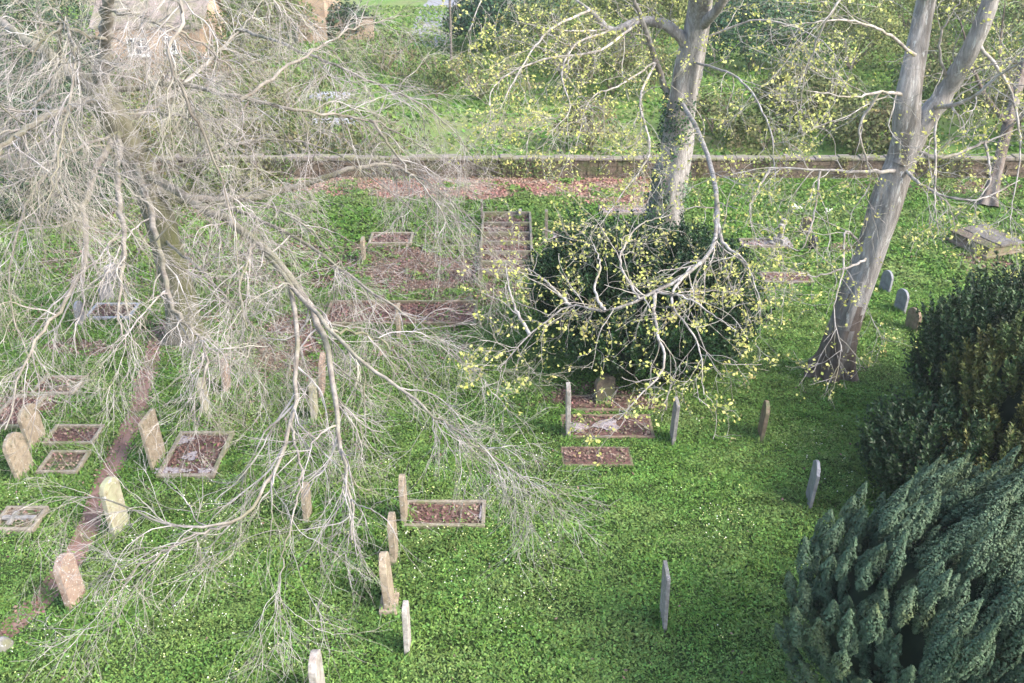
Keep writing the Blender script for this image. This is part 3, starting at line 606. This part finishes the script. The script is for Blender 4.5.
# --- budding trees
def buds(Ps, n_per, size, spreadr=.12, frac=.6, name='foliage', parent=None, m='bud'):
    tips = np.concatenate([Ps[:, -1], Ps[:, 2]]); keep = rng.random(len(tips)) < frac; tips = tips[keep]
    C = np.repeat(tips, n_per, 0) + rng.normal(size=(len(tips) * n_per, 3)) * spreadr * np.array([1, 1, .8]); 
    V, Fq = leaves(C, rng.normal(size=C.shape) + [0, -.2, .7], rng.uniform(.35, 1.5, len(C)) * size, 1.5)
    return mesh_np(name, V, Fq, M[m], parent)
def bud_tree(base, label, tp, tr0, limbs, d1=(2.2, (1.2, 3.0)), d2=(3.0, (.6, 1.5)), d3=(3.4, (.25, .7)), bark='syc_bark', budn=4, bs=.058, foot=None, frac=.6, grav=.03, flare=1.5, damp=0):
    p = G(*base); e = empty('budding_tree', (p[0], p[1], 0), label, 'tree', 'pale-barked trees coming into bud')
    P = catmull(G(*np.array(tp, float).T), 60); rr = np.interp(np.linspace(0, 1, 60), np.linspace(0, 1, len(tr0)), tr0)
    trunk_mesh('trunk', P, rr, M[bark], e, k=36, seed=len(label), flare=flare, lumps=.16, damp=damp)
    A, B = [], []
    for r0, r1, pts in limbs:
        Q = limb(pts, 26, .014); q = np.linspace(r0, r1, 26); tubes('branch', Q[None], q[None], 10, M[bark] if r0 > .075 else M['syc_twig'], e); A.append(Q); B.append(q)
    A, B = np.array(A), np.array(B)
    s1, r1 = spawn(A, B, d1[0], d1[1], 11, 1.0, grav, .17, .42, .022, .008, .10)
    s2, r2 = spawn(s1, r1, d2[0], d2[1], 8, .9, grav, .20, .6, .012, .0055, .15)
    s3, r3 = spawn(s2, r2, d3[0], d3[1], 5, .9, .0, .2, .6, .007, .0042, .15)
    V, Fq = join_geo([tube_geo(s1, r1, 5), tube_geo(s2, r2, 4), tube_geo(s3, r3, 3)])
    mesh_np('crown', V, Fq, M['syc_twig'], e)
    buds(s3, budn, bs, .07, frac, 'young_leaves', e)
    return e, P
mid, midP = bud_tree((664, 246), 'tall pale-barked tree with yellow-green buds rising behind the rounded evergreen',
  [(664, 246, 0), (667, 200, 2.1), (676, 150, 4.1), (681, 110, 5.65), (690, 60, 7.6), (700, 10, 9.5), (706, -40, 11.4)], [.80, .66, .60, .58, .52, .42, .36],
  [(.24, .09, [(688, 45, 8.2), (668, 26, 8.9), (640, 21, 9.1), (612, 30, 8.9), (590, 10, 9.6)]),
   (.22, .12, [(697, 30, 8.7), (715, 12, 9.6), (735, -20, 10.8)]),
   (.13, .06, [(668, 95, 6.2), (656, 62, 7.6), (644, 25, 9.1), (630, -10, 10.4)]),
   (.088, .008, [(680, 100, 6.0), (700, 135, 6.1), (715, 185, 5.8), (716, 230, 5.4), (702, 262, 5.1), (655, 292, 4.7), (605, 311, 4.4), (570, 306, 4.4), (530, 335, 4.0), (500, 368, 3.6)]),
   (.05, .008, [(655, 292, 4.7), (655, 322, 4.4), (664, 365, 3.9), (640, 395, 3.4), (618, 420, 3.0)]),
   (.045, .008, [(690, 268, 5.0), (672, 300, 4.7), (698, 345, 4.1), (704, 395, 3.3)]),
   (.045, .01, [(605, 311, 4.4), (595, 290, 4.7), (600, 262, 5.1), (590, 236, 5.5)]),
   (.05, .012, [(570, 306, 4.4), (550, 285, 4.7), (528, 268, 4.9)]),
   (.07, .008, [(716, 195, 5.75), (722, 240, 5.3), (745, 262, 5.0), (762, 305, 4.4)]),
   (.045, .008, [(612, 30, 8.9), (575, 45, 8.8), (562, 75, 8.4), (570, 110, 7.8), (545, 135, 7.4)]),
   (.04, .008, [(612, 30, 8.9), (560, 30, 9.2), (510, 20, 9.6)]),
   (.045, .008, [(700, 40, 8.3), (760, 20, 9.2), (820, 40, 8.8), (850, 80, 8.2)]),
   (.04, .008, [(656, 62, 7.6), (620, 85, 7.8), (590, 100, 7.6), (575, 150, 6.8)]),
   (.04, .01, [(655, 292, 4.7), (690, 300, 4.8), (735, 330, 4.4)]),
   (.05, .01, [(590, 10, 9.6), (550, 30, 9.4), (520, 70, 8.6), (500, 110, 7.8)]),
   (.05, .01, [(640, 21, 9.1), (600, 50, 8.9), (540, 60, 8.8), (495, 85, 8.2), (490, 120, 7.6)]),
   (.05, .01, [(656, 62, 7.6), (640, 100, 7.2), (650, 150, 6.4), (625, 190, 5.9), (600, 225, 5.4)]),
   (.05, .01, [(690, 60, 7.6), (740, 80, 7.8), (770, 130, 7), (775, 190, 6)]),
   (.05, .01, [(530, 335, 4.0), (512, 300, 4.4), (505, 260, 4.8)]),
   (.04, .01, [(640, 300, 4.6), (620, 260, 5.1), (640, 225, 5.6), (670, 215, 5.8)]),
   (.05, .01, [(590, 10, 9.6), (540, -20, 10.4), (490, -10, 10.4), (470, 30, 9.6)])], grav=.035)
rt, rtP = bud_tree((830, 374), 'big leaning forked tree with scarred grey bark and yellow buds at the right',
  [(830, 374, 0), (846, 320, 2.0), (871, 250, 4.3), (892, 185, 6.3), (904, 150, 7.3), (909, 90, 9.05), (926, 0, 11.3), (934, -40, 12.4)], [.52, .45, .43, .42, .39, .30, .25, .22],
  [(.33, .2, [(900, 165, 6.9), (922, 125, 8.0), (948, 88, 9.0), (975, 40, 10.4), (1000, -25, 12)]),
   (.06, .008, [(897, 170, 6.8), (868, 172, 6.9), (820, 170, 7.0), (770, 168, 7.0), (730, 175, 6.8)]),
   (.07, .01, [(935, 108, 8.5), (968, 100, 9.0), (1000, 75, 9.8), (1040, 50, 10.6)]),
   (.07, .008, [(905, 145, 7.4), (940, 158, 7.2), (985, 142, 7.6), (1040, 120, 8.2)]),
   (.04, .008, [(868, 255, 4.2), (846, 232, 5.0), (843, 272, 4.4), (834, 310, 3.7), (842, 352, 2.9)]),
   (.04, .008, [(868, 258, 4.1), (846, 268, 4.4), (810, 276, 4.3), (778, 264, 4.6)]),
   (.055, .008, [(908, 95, 8.9), (880, 92, 9.2), (850, 97, 9.2), (805, 90, 9.5)]),
   (.05, .008, [(915, 55, 10), (880, 30, 10.8), (840, 20, 11.2), (790, 25, 11.2)]),
   (.04, .008, [(935, 110, 8.4), (936, 160, 7.6), (935, 200, 6.8), (938, 235, 6.0)]),
   (.04, .008, [(985, 142, 7.6), (990, 180, 6.8), (970, 210, 6.2)]),
   (.035, .008, [(820, 170, 7.0), (815, 210, 6.0), (800, 250, 5.0), (775, 235, 5.2)]),
   (.05, .01, [(975, 40, 10.4), (1010, 90, 9.2), (1020, 150, 7.8), (1010, 220, 6.2)]),
   (.05, .01, [(926, 0, 11.3), (880, -20, 12), (840, 0, 11.8), (810, 60, 10.4), (800, 110, 9)]),
   (.05, .01, [(948, 88, 9.0), (940, 40, 10.4), (960, 0, 11.4)]),
   (.05, .01, [(900, 165, 6.9), (930, 190, 6.6), (975, 200, 6.6), (1020, 180, 7)]),
   (.04, .01, [(880, 92, 9.2), (860, 130, 8.2), (870, 180, 6.8), (850, 215, 5.8)]),
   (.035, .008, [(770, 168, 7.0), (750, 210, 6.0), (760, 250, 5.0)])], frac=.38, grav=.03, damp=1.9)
frt, _ = bud_tree((988, 207), 'slimmer budding tree by the wall at the far right edge',
  [(988, 207, 0), (998, 165, 1.7), (1008, 125, 3.3), (1020, 80, 5.0), (1034, 20, 7.2)], [.30, .25, .22, .2, .15],
  [(.12, .03, [(1008, 125, 3.3), (985, 95, 4.6), (970, 60, 6.2), (960, 20, 7.9)]),
   (.09, .02, [(1016, 100, 4.2), (1000, 60, 6.0), (1005, 0, 8.6)]),
   (.08, .02, [(1006, 130, 3.2), (1030, 110, 4.2), (1060, 90, 5.2)])], bark='root_bark', frac=.5)
# dark damp bark skirt on the lower trunk of the leaning tree
# steel bracing bands on the middle trunk
for zb in (4.45, 5.1):
    i = np.argmin(np.abs(midP[:, 2] - zb)); a = np.linspace(0, 2 * math.pi, 28); c = midP[i]; 
    rr = .655; Q = np.stack([c[0] + rr * np.cos(a), c[1] + rr * np.sin(a), np.full(28, c[2])], -1)
    tubes('bracing_band', Q[None], np.full((1, 28), .016), 5, M['steel'], mid)

# ------------------------------------------------------------------ dense evergreens and shrubs
def lump_dirs(n, zmin=-.3):
    d = nrm(rng.normal(size=(n * 3, 3))); d = d[d[:, 2] > zmin][:n]; return d
def crown_r(d, seed, amp):
    return 1 + amp * 2 * (fbm(d[:, 0], d[:, 1], .45, seed, d[:, 2]) - .5)
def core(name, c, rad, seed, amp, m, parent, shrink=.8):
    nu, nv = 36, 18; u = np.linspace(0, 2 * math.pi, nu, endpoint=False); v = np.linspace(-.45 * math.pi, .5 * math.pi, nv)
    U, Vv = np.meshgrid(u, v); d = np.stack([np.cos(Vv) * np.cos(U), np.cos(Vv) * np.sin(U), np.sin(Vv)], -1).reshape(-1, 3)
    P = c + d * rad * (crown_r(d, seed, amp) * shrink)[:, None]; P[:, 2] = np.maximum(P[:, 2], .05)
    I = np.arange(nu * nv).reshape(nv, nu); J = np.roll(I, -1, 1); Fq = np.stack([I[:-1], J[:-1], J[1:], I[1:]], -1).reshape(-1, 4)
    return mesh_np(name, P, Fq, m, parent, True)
def foliage_geo(c, rad, seed, amp, n_cl, per, size, cl_r=.3, up=.5, aspect=1.8, depth=.25, zmin=-.4):
    d = lump_dirs(n_cl, zmin); rr = crown_r(d, seed, amp) * (1 - depth * rng.random(len(d)) ** 2)
    C = c + d * rad * rr[:, None]; n = len(C) * per
    D = np.repeat(d, per, 0); P = np.repeat(C, per, 0) + rng.normal(size=(n, 3)) * cl_r * .5
    P[:, 2] = np.maximum(P[:, 2], .06)
    N_ = D + rng.normal(size=(n, 3)) * .8 + [0, 0, up]
    return leaves(P, N_, rng.uniform(.6, 1.4, n) * size, aspect)
def spray_geo(c, rad, seed, amp, n_cl, per, size, length=.7, dirfn=None, width=.10, aspect=2.5, zmin=-.35, depth=.2):
    """pointed shoots: leaves set along an axis that points outwards and up"""
    d = lump_dirs(n_cl, zmin); rr = crown_r(d, seed, amp) * (1 - depth * rng.random(len(d)) ** 1.5)
    C = c + d * rad * rr[:, None]; ax = nrm(dirfn(d)) ; Ln = length * rng.uniform(.6, 1.4, len(C))
    n = len(C) * per; t = rng.random(n); A = np.repeat(ax, per, 0); q = rng.normal(size=(n, 3)); q = nrm(q - A * (q * A).sum(1, keepdims=True))
    wv = width * (1 - t * .85) * (.25 + .75 * np.minimum(1, t * 6)) * np.repeat(rng.uniform(.7, 1.3, len(C)), per)
    P = np.repeat(C, per, 0) + A * (t * np.repeat(Ln, per))[:, None] + q * (wv * rng.uniform(.5, 1, n))[:, None]; P[:, 2] = np.maximum(P[:, 2], .06)
    yaw = nrm(A * .9 + q * .8 + rng.normal(size=(n, 3)) * .25)
    return leaves(P, q + rng.normal(size=(n, 3)) * .4, rng.uniform(.7, 1.3, n) * size, aspect, yaw=yaw)
def simple_trunk(p, h, r, parent, m='bark'):
    P = np.array([[p[0], p[1], 0], [p[0] + .05, p[1], h * .5], [p[0], p[1] + .05, h]]); tubes('trunk', catmull(P, 8)[None], np.linspace(r, r * .6, 8)[None], 10, M[m], parent)

# rounded evergreen in the middle
def evergreen(name, label, lobes, m, trunk_p, h, kind='leaf', inner='core_shade', cat='tree', **kw):
    e = empty(name, (trunk_p[0], trunk_p[1], 0), label, cat); simple_trunk(trunk_p, h, .22, e); geo = []
    cores = []
    for i, (c, rad, n_cl) in enumerate(lobes):
        c, rad = np.array(c, float), np.array(rad, float); sd = 40 + i * 7 + len(label)
        if kind == 'leaf': geo.append(foliage_geo(c, rad, sd, kw.get('amp', .16), n_cl, kw.get('per', 40), kw.get('size', .08), kw.get('cl_r', .35)))
        elif kind == 'plume': geo.append(plume_geo(c, rad, sd, n_cl, kw['per'], kw['size']))
        else: geo.append(spray_geo(c, rad, sd, kw.get('amp', .14), n_cl, kw.get('per', 40), kw.get('size', .05), kw.get('length', .7), kw['dirfn'], kw.get('width', .12), kw.get('aspect', 2.5)))
        cr = core('shade_core', c, rad, sd, kw.get('amp', .16), M[inner], e, kw.get('shrink', .8))  # solid shell that blocks see-through, coloured dark as the shaded crown depth
    V, Fq = join_geo(geo); mesh_np('crown', V, Fq, M[m], e); return e
yc = G(648, 395)
evergreen('evergreen_tree', 'dense dark rounded evergreen behind pale twigs in the middle', 
  [((yc[0] - .6, 29.0, 1.9), (2.6, 2.4, 2.1), 900), ((yc[0] + 1.45, 28.5, 1.75), (1.95, 2.2, 2.1), 650), ((yc[0] + .3, 27.5, 1.25), (2.5, 2.1, 1.35), 750), ((yc[0] - 1.7, 28.9, 2.0), (1.5, 1.7, 1.7), 400)], 'holly', (yc[0], 28.8), 3, kind='spray', dirfn=lambda d: d * .6 + np.array([0, 0, .8]), per=60, size=.055, length=.7, width=.2, aspect=1.7, amp=.3)
# dark yew and bronze yew, right
upd = lambda d: d * .55 + np.array([0, 0, 1.0])
evergreen('yew_tree', 'dark green yew with spiky shoots right of the three small stones',
  [((12.95, 23.8, 1.75), (1.75, 1.9, 2.1), 620), ((14.6, 24.6, 2.0), (2.2, 2.0, 2.2), 520), ((10.6, 20.6, .9), (1.6, 1.9, 1.3), 480)], 'yew', (12.5, 23.5), 3, kind='spray', dirfn=upd, per=60, size=.05, length=.85, width=.17)
evergreen('yew_tree', 'bronze-tinged yew standing between dark yew and blue-green conifer',
  [((13.6, 21.3, 2.0), (2.6, 2.2, 2.4), 900), ((11.9, 19.4, 1.0), (1.7, 1.6, 1.5), 350)], 'gold', (13.2, 21.0), 3, kind='spray', dirfn=upd, per=60, size=.05, length=.75, width=.17)
# blue-green conifer
cyd = lambda d: d * .30 + np.array([.28, .10, 1.0])
def plume_geo(c, rad, seed, n_pl, per, size):
    d = lump_dirs(n_pl, -.75); C = c + d * rad * (crown_r(d, seed, .08) * rng.uniform(.66, .98, len(d)))[:, None]
    wv = nrm(np.array([.38, .15, 1.0])); tg_ = nrm(wv - d * (d @ wv)[:, None] * .8); ax = nrm(tg_ + d * .27 + rng.normal(size=d.shape) * .10); Ln = rng.uniform(.8, 1.6, len(C)) * np.clip(1 + d[:, 0] * .45, .5, 1); Rd = rng.uniform(.12, .175, len(C)) * np.clip(1 + d[:, 0] * .2, .7, 1)
    n = len(C) * per; t = rng.random(n); A = np.repeat(ax, per, 0); q = rng.normal(size=(n, 3)); q = nrm(q - A * (q * A).sum(1, keepdims=True))
    prof = np.sqrt(np.clip(t * 3, 0, 1)) * np.clip((1 - t) * 2.3, .0, 1) ** .6; pid = np.repeat(np.arange(len(C)), per)
    lump = .35 + 1.15 * vnoise(q[:, 0] * 2 + pid * 3.1, q[:, 1] * 2 + t * 7, 1.0, 5, q[:, 2] * 2)
    P = np.repeat(C, per, 0) + A * (t * Ln[pid])[:, None] + q * (prof * Rd[pid] * lump * rng.uniform(.8, 1.05, n))[:, None]; P[:, 2] = np.maximum(P[:, 2], .06)
    return leaves(P, q + A * .5 + rng.normal(size=(n, 3)) * .3, rng.uniform(.6, 1.4, n) * size, 1.8)
evergreen('conifer', 'large blue-green conifer with upright plume-like sprays in the near right corner',
  [((7.95, 13.45, 2.75), (3.0, 2.5, 2.4), 680), ((11.0, 14.2, 2.9), (2.7, 2.5, 2.4), 420)], 'cyp', (9.2, 13.9), 4, kind='plume', size=.027, per=1050, amp=.10, shrink=.72)

# bushes beyond and by the wall
def bush(px, py, rx, h, label, m, n=260, per=30, size=.12, amp=.28, twigs=0, name='bush', deep=.9):
    p = G(px, py); e = empty(name, (p[0], p[1], 0), label, 'bush', 'bushes around and beyond the back wall'); c = np.array([p[0], p[1], h * .45]); rad = np.array([rx, rx * deep, h * .55])
    sd = int(px + py)
    if n:
        V, Fq = foliage_geo(c, rad, sd, amp, n, per, size, .6, depth=.5); mesh_np('crown', V, Fq, M[m], e)
    k = 7; stems = []
    for i in range(k):
        a = i * 2.4; stems.append(catmull(np.array([[p[0], p[1], 0], [p[0] + rx * .25 * math.cos(a), p[1] + rx * .25 * math.sin(a), h * .4], [p[0] + rx * .6 * math.cos(a), p[1] + rx * .6 * math.sin(a), h * .85]]), 14))
    St = np.array(stems); Sr = np.tile(np.linspace(.07, .025, 14), (k, 1)); geo = [tube_geo(St, Sr, 5)]
    if twigs:
        a1, b1 = spawn(St, Sr, twigs, (h * .25, h * .6), 9, 1.0, .0, .2, .5, .03, .012, .2); a2, b2 = spawn(a1, b1, twigs * 1.1, (h * .1, h * .3), 6, .9, .0, .2, .6, .015, .010, .2)
        geo += [tube_geo(a1, b1, 4), tube_geo(a2, b2, 3)]
    V, Fq = join_geo(geo); mesh_np('stems', V, Fq, M['brush'], e)
B = [(505, 50, 4.4, 5.0, 'large dark ivy-leaved bush at the top centre', 'holly', 300, 2),
     (560, 75, 4.2, 5.0, 'yellow-flecked shrub beside the tall tree, top centre', 'shrub2', 150, 4),
     (612, 95, 3.4, 4.2, 'olive shrub just left of the tall pale trunk', 'shrub', 170, 4),
     (590, 152, 1.8, 2.8, 'brown twiggy shrub by the wall left of the tall trunk', 'shrub', 30, 6),
     (750, 70, 4.2, 5.4, 'dark green thicket right of the tall pale trunk', 'holly', 260, 3),
     (802, 125, 3.0, 3.0, 'mid-green rounded bush between the two budding trees', 'shrub', 240, 3),
     (850, 70, 5.2, 4.6, 'light green tall shrub behind the forked trunk', 'shrub2', 230, 4),
     (715, 135, 2.8, 2.2, 'low brown-green bush behind the wall right of the trunk', 'shrub', 70, 5),
     (765, 150, 2.4, 1.6, 'grey-brown low bush right behind the wall', 'shrub', 50, 5),
     (960, 105, 4.4, 4.0, 'dense green shrub seen through the fork at right', 'shrub', 230, 4),
     (1022, 140, 3.8, 4.4, 'brown-green thicket at the upper right edge', 'shrub', 180, 4),
     (905, 30, 6.0, 6.0, 'pale green shrub at the very top right', 'shrub2', 240, 4),
     (695, 20, 5.0, 5.0, 'distant olive thicket behind the tall trunk top', 'shrub', 220, 3),
     (640, 35, 4.5, 4.5, 'distant yellowish shrub at the top behind the limb', 'shrub2', 200, 3),
     (800, 15, 6.0, 5.0, 'distant green shrub at the top between the two trees', 'shrub2', 240, 3),
     (1000, 40, 6.0, 5.0, 'distant brown-green shrub in the top right corner', 'shrub', 230, 3),
     (565, 10, 5.0, 5.0, 'distant olive shrub right of the dark ivy-leaved bush', 'shrub', 220, 3),
     (880, 150, 2.6, 2.4, 'greenish bush behind the wall under the fork', 'shrub', 130, 4),
     (20, 150, 4.5, 4.5, 'dark evergreen bush behind the bare tree at left', 'yew', 300, 3),
     (70, 210, 2.6, 2.6, 'dark low evergreen under the bare tree limbs', 'yew', 200, 2),
     (25, 70, 6.0, 6.0, 'dark overgrown thicket in the upper left corner', 'yew', 280, 3),
     (75, 100, 3.2, 3.4, 'dark mixed bush left of the cottage window', 'yew', 170, 4),
     (232, 85, 4.2, 4.6, 'dark brushy bush right of the low cottage', 'shrub', 130, 5),
     (272, 48, 3.8, 5.0, 'grey-green leafless bush left of the tall brick house', 'shrub', 120, 5),
     (165, 106, 4.8, 2.3, 'brown leafless thicket in front of the cottage', 'shrub', 70, 7),
     (230, 135, 3.8, 2.6, 'olive twiggy bush in the rough garden', 'shrub', 70, 5),
     (290, 110, 3.6, 2.4, 'brown bramble clump in the middle of the rough garden', 'shrub', 50, 5),
     (345, 38, 2.2, 2.4, 'dark small bush by the brick garden wall', 'yew', 120, 3),
     (385, 72, 3.4, 2.6, 'faint brown twig bush right of the garden wall', 'shrub', 50, 6),
     (440, 88, 2.6, 2.0, 'thin brown brushwood at the end of the lane', 'shrub', 30, 6),
     (480, 100, 3.4, 2.8, 'brown leafless bush on the lawn edge', 'shrub', 40, 6),
     (300, 152, 3.0, 1.8, 'low brambly clump behind the wall at left', 'shrub', 60, 5),
     (110, 165, 3.6, 2.8, 'brown brambly clump behind the wall near the big trunk', 'shrub', 60, 5),
     (200, 160, 3.4, 2.2, 'brambly clump behind the wall between trunk and pale limb', 'shrub', 60, 5),
     (365, 152, 3.4, 1.6, 'sparse brown scrub behind the wall under the pale limb', 'shrub', 40, 5),
     (225, 195, 2.6, 1.2, 'low ivy clump in front of the wall under the big tree', 'shrub', 90, 2)]
for (px, py, rx, h, lab, m, n, tw) in B: bush(px, py, rx, h, lab, m, n, 34, .12 if py > 60 else .15, twigs=tw * .5)
# ivy around the middle trunk foot
c = G(664, 246); n = 5200; a = rng.uniform(0, 2 * math.pi, n); z = rng.random(n) ** 1.2 * 6.2; keep = (vnoise(a * 2, z, 1, 77) + (np.cos(a - 3.5) * .32) - z * .05) > .48
a, z = a[keep], z[keep]; P = np.stack([np.interp(z, midP[:, 2], midP[:, 0]) + (.72 + .5 * np.exp(-z)) * np.cos(a), np.interp(z, midP[:, 2], midP[:, 1]) + (.72 + .5 * np.exp(-z)) * np.sin(a), z + .05], -1) + rng.normal(size=(len(a), 3)) * .07
V, Fq = leaves(P, np.stack([np.cos(a), np.sin(a), .5 + 0 * a], -1) + rng.normal(size=P.shape) * .5, rng.uniform(.05, .11, len(a)), 1.2)
tag(mesh_np('ivy', V, Fq, M['holly']), 'dark ivy climbing the foot of the tall pale trunk', 'ivy')
n = 5200; xx = rng.uniform(-12, 30, n); k = fbm(xx, 0 * xx, 3, 91) > .5; xx = xx[k]; zz = rng.random(len(xx)) * 1.05; P = np.stack([xx, Y_WALL - .08 - .06 * rng.random(len(xx)), zz], -1)
V, Fq = leaves(P, rng.normal(size=P.shape) * .5 + [0, -1, .5], rng.uniform(.06, .13, len(xx)), 1.3); tag(mesh_np('ivy', V, Fq, M['shrub']), 'patchy ivy trailing along the back stone wall', 'ivy')

# utility pole far back
p = G(452, 84); o = empty('utility_pole', (p[0], p[1], 0), 'thin dark utility pole beside the road at the top', 'pole')
tube_simple('pole', [[p[0], p[1], 0], [p[0], p[1], 4], [p[0], p[1], 8]], .09, .07, M['wood'], o)
boxes('crossarm', [(p[0] - .7, p[0] + .7, p[1] - .16, p[1] - .075, 7.3, 7.42)], M['wood'], o)
for (px, py, w_, d_, lab) in [(330, 98, 1.3, .9, 'flat grey garden slab in rough grass beyond the wall'), (333, 124, 1.5, .6, 'long pale slab lying just beyond the wall at left'), (252, 104, .9, .9, 'small pale stone block by the garden bushes')]:
    p = G(px, py); th = np.linspace(0, 2 * math.pi, 13)[:-1]
    V = [(p[0] + w_ * (abs(math.cos(a)) ** .5 * np.sign(math.cos(a))) * q, p[1] + d_ * (abs(math.sin(a)) ** .5 * np.sign(math.sin(a))) * q, z) for q, z in ((1, -.05), (1, .16), (.94, .21)) for a in th]
    tag(mesh_py('garden_slab', V, [(i * 12 + j, i * 12 + (j + 1) % 12, (i + 1) * 12 + (j + 1) % 12, (i + 1) * 12 + j) for i in range(2) for j in range(12)] + [tuple(range(24, 36))], M['bluekerb']), lab, 'slab')

# ------------------------------------------------------------------ ground cover
def scatter(n, y0, y1, margin=1.06):
    y = np.sqrt(rng.uniform(y0 ** 2, y1 ** 2, n)); hw = .512 * (y * math.cos(PITCH) + CAM_H * math.sin(PITCH)) * margin + .5
    return rng.uniform(-1, 1, n) * hw, y
def cover(name, n, y0, y1, size, m, hmax, thin=1.0, aspect=1.35, tilt=.5):
    x, y = scatter(n, y0, y1); dens = np.clip(1.15 - 1.25 * littermap(x, y) - redmap(x, y) * 1.2, 0.02, 1)
    pd = pathdist(x, y); dens *= np.clip((pd - .15) / .35, .05 + np.clip((18.5 - y) / 3, 0, .5), 1); dens *= ~in_graves(x, y, -.02) * .92 + .08
    dens *= np.clip(.4 + 1.2 * fbm(x, y, .8, 61), 0, 1)
    k = rng.random(n) < dens * thin; x, y = x[k], y[k]; pd = pd[k]
    hgt = hmax * np.clip(fbm(x, y, .55, 71) * 1.9 - .45, .05, 1) * (.4 + .9 * vnoise(x, y, 3.5, 73)) * np.clip(pd - .1, .15, 1)
    z = hgt * (.35 + .65 * rng.random(len(x))) + .01
    P = np.stack([x, y, z], -1); gx_ = (vnoise(x + .1, y, .5, 71) - vnoise(x - .1, y, .5, 71)) * 2.5; gy_ = (vnoise(x, y + .1, .5, 71) - vnoise(x, y - .1, .5, 71)) * 2.5
    N_ = np.stack([-gx_ * hmax * 3, -gy_ * hmax * 3, np.ones_like(x)], -1) + rng.normal(size=P.shape) * tilt
    V, Fq = leaves(P, N_, rng.uniform(.6, 1.35, len(x)) * size * (.8 + .5 * vnoise(x, y, 1.3, 75)), aspect)
    return tag(mesh_np(name, V, Fq, M[m]), kind='stuff')
o = cover('ground_cover', 520000, 13.5, 34, .048, 'cover', .15); tag(o, 'low leafy green ground cover over the whole near churchyard', 'ground cover')
o = cover('grass', 260000, 13.5, 34, .030, 'turf', .17, aspect=4.5, tilt=.9); tag(o, 'thin grass blades mixed through the low leafy cover', 'grass')
o = cover('grass', 200000, 30, Y_WALL - .2, .085, 'turf', .13, aspect=2.2); tag(o, 'bright short grass towards the back wall', 'grass')
# longer grass left round the feet of the stones
ft = np.array([tuple(o_.location)[:2] for o_ in COL.objects if o_.name.startswith('headstone')])
C = np.repeat(ft, 130, 0); C = C + np.column_stack([rng.normal(size=len(C)) * .13, rng.uniform(-.42, .42, len(C))])
P = np.column_stack([C, rng.uniform(.03, .17, len(C))]); yw = rng.normal(size=P.shape) * .5 + [0, 0, 1]
V, Fq = leaves(P, P, rng.uniform(.02, .045, len(P)), 5, yaw=yw); tag(mesh_np('grass', V, Fq, M['cover']), 'longer grass tufts round the feet of the headstones', 'grass', kind='stuff')
# fallen leaves
n = 300000; x, y = scatter(n, 14, Y_WALL); lmv = littermap(x, y); pd = pathdist(x, y); ig = in_graves(x, y, -.1)
k = rng.random(n) < np.clip(lmv * .7 + (pd < .4) * .10 + ig * .55 + .006, 0, 1)
x, y, ig = x[k], y[k], ig[k]; P = np.stack([x, y, .02 + .05 * rng.random(len(x)) + ig * .06], -1)
V, Fq = leaves(P, rng.normal(size=P.shape) * .45 + [0, 0, 1], rng.uniform(.04, .085, len(x)), 1.4)
tag(mesh_np('leaf_litter', V, Fq, M['litter']), 'brown fallen leaves strewn under the trees and over graves', 'fallen leaves', kind='stuff')
n = 60000; x, y = scatter(n, Y_WALL - 6, Y_WALL); k = rng.random(n) < redmap(x, y) * .8; x, y = x[k], y[k]
P = np.stack([x, y, .02 + .05 * rng.random(len(x))], -1); V, Fq = leaves(P, rng.normal(size=P.shape) * .45 + [0, 0, 1], rng.uniform(.06, .11, len(x)), 1.4)
tag(mesh_np('leaf_litter', V, Fq, M['redlitter']), 'reddish strip of fallen leaves along the foot of the back wall', 'fallen leaves', kind='stuff')
# flowers
n = 20000; x, y = scatter(n, 13.5, 40); k = rng.random(n) < np.clip(fbm(x, y, 2.5, 83) * 3.2 - 1.45, 0, .8) * ~in_graves(x, y, .1) * (pathdist(x, y) > .6) * np.clip((26 - y) / 6 + (x > 6) * (y > 28), .06, 1) * .95; x, y = x[k], y[k]
C = np.repeat(np.stack([x, y], -1), 4, 0) + rng.normal(size=(len(x) * 4, 2)) * .07; C = C[rng.random(len(C)) < .45]
P = np.column_stack([C, .12 + .12 * rng.random(len(C))]); V, Fq = leaves(P, rng.normal(size=P.shape) * .4 + [0, -.2, 1], rng.uniform(.018, .04, len(P)), 1.0)
mi = (rng.random(len(P)) < .55).astype(int)
o = mesh_np('wild_flowers', V, Fq, None, mats=[M['flower'], M['yflower']], mi=mi); tag(o, 'tiny white and cream flowers dotted through the ground cover', 'flowers', kind='stuff')
# tufts on the lawn beyond the wall
n = 120000; y = np.sqrt(rng.uniform((Y_WALL + .6) ** 2, 100 ** 2, n)); x = rng.uniform(-1, 1, n) * (.512 * (y * .89 + 7) * 1.05)
k = rng.random(n) < np.clip(fbm(x, y, 4, 87) * 2.2 - .4, .05, 1); x, y = x[k], y[k]
P = np.stack([x, y, .02 + .14 * rng.random(len(x))], -1); V, Fq = leaves(P, rng.normal(size=P.shape) * .7 + [0, -.3, 1], rng.uniform(.10, .22, len(x)), 1.8)
tag(mesh_np('grass', V, Fq, M['turf']), 'rough bright lawn grass beyond the wall', 'grass', kind='stuff')
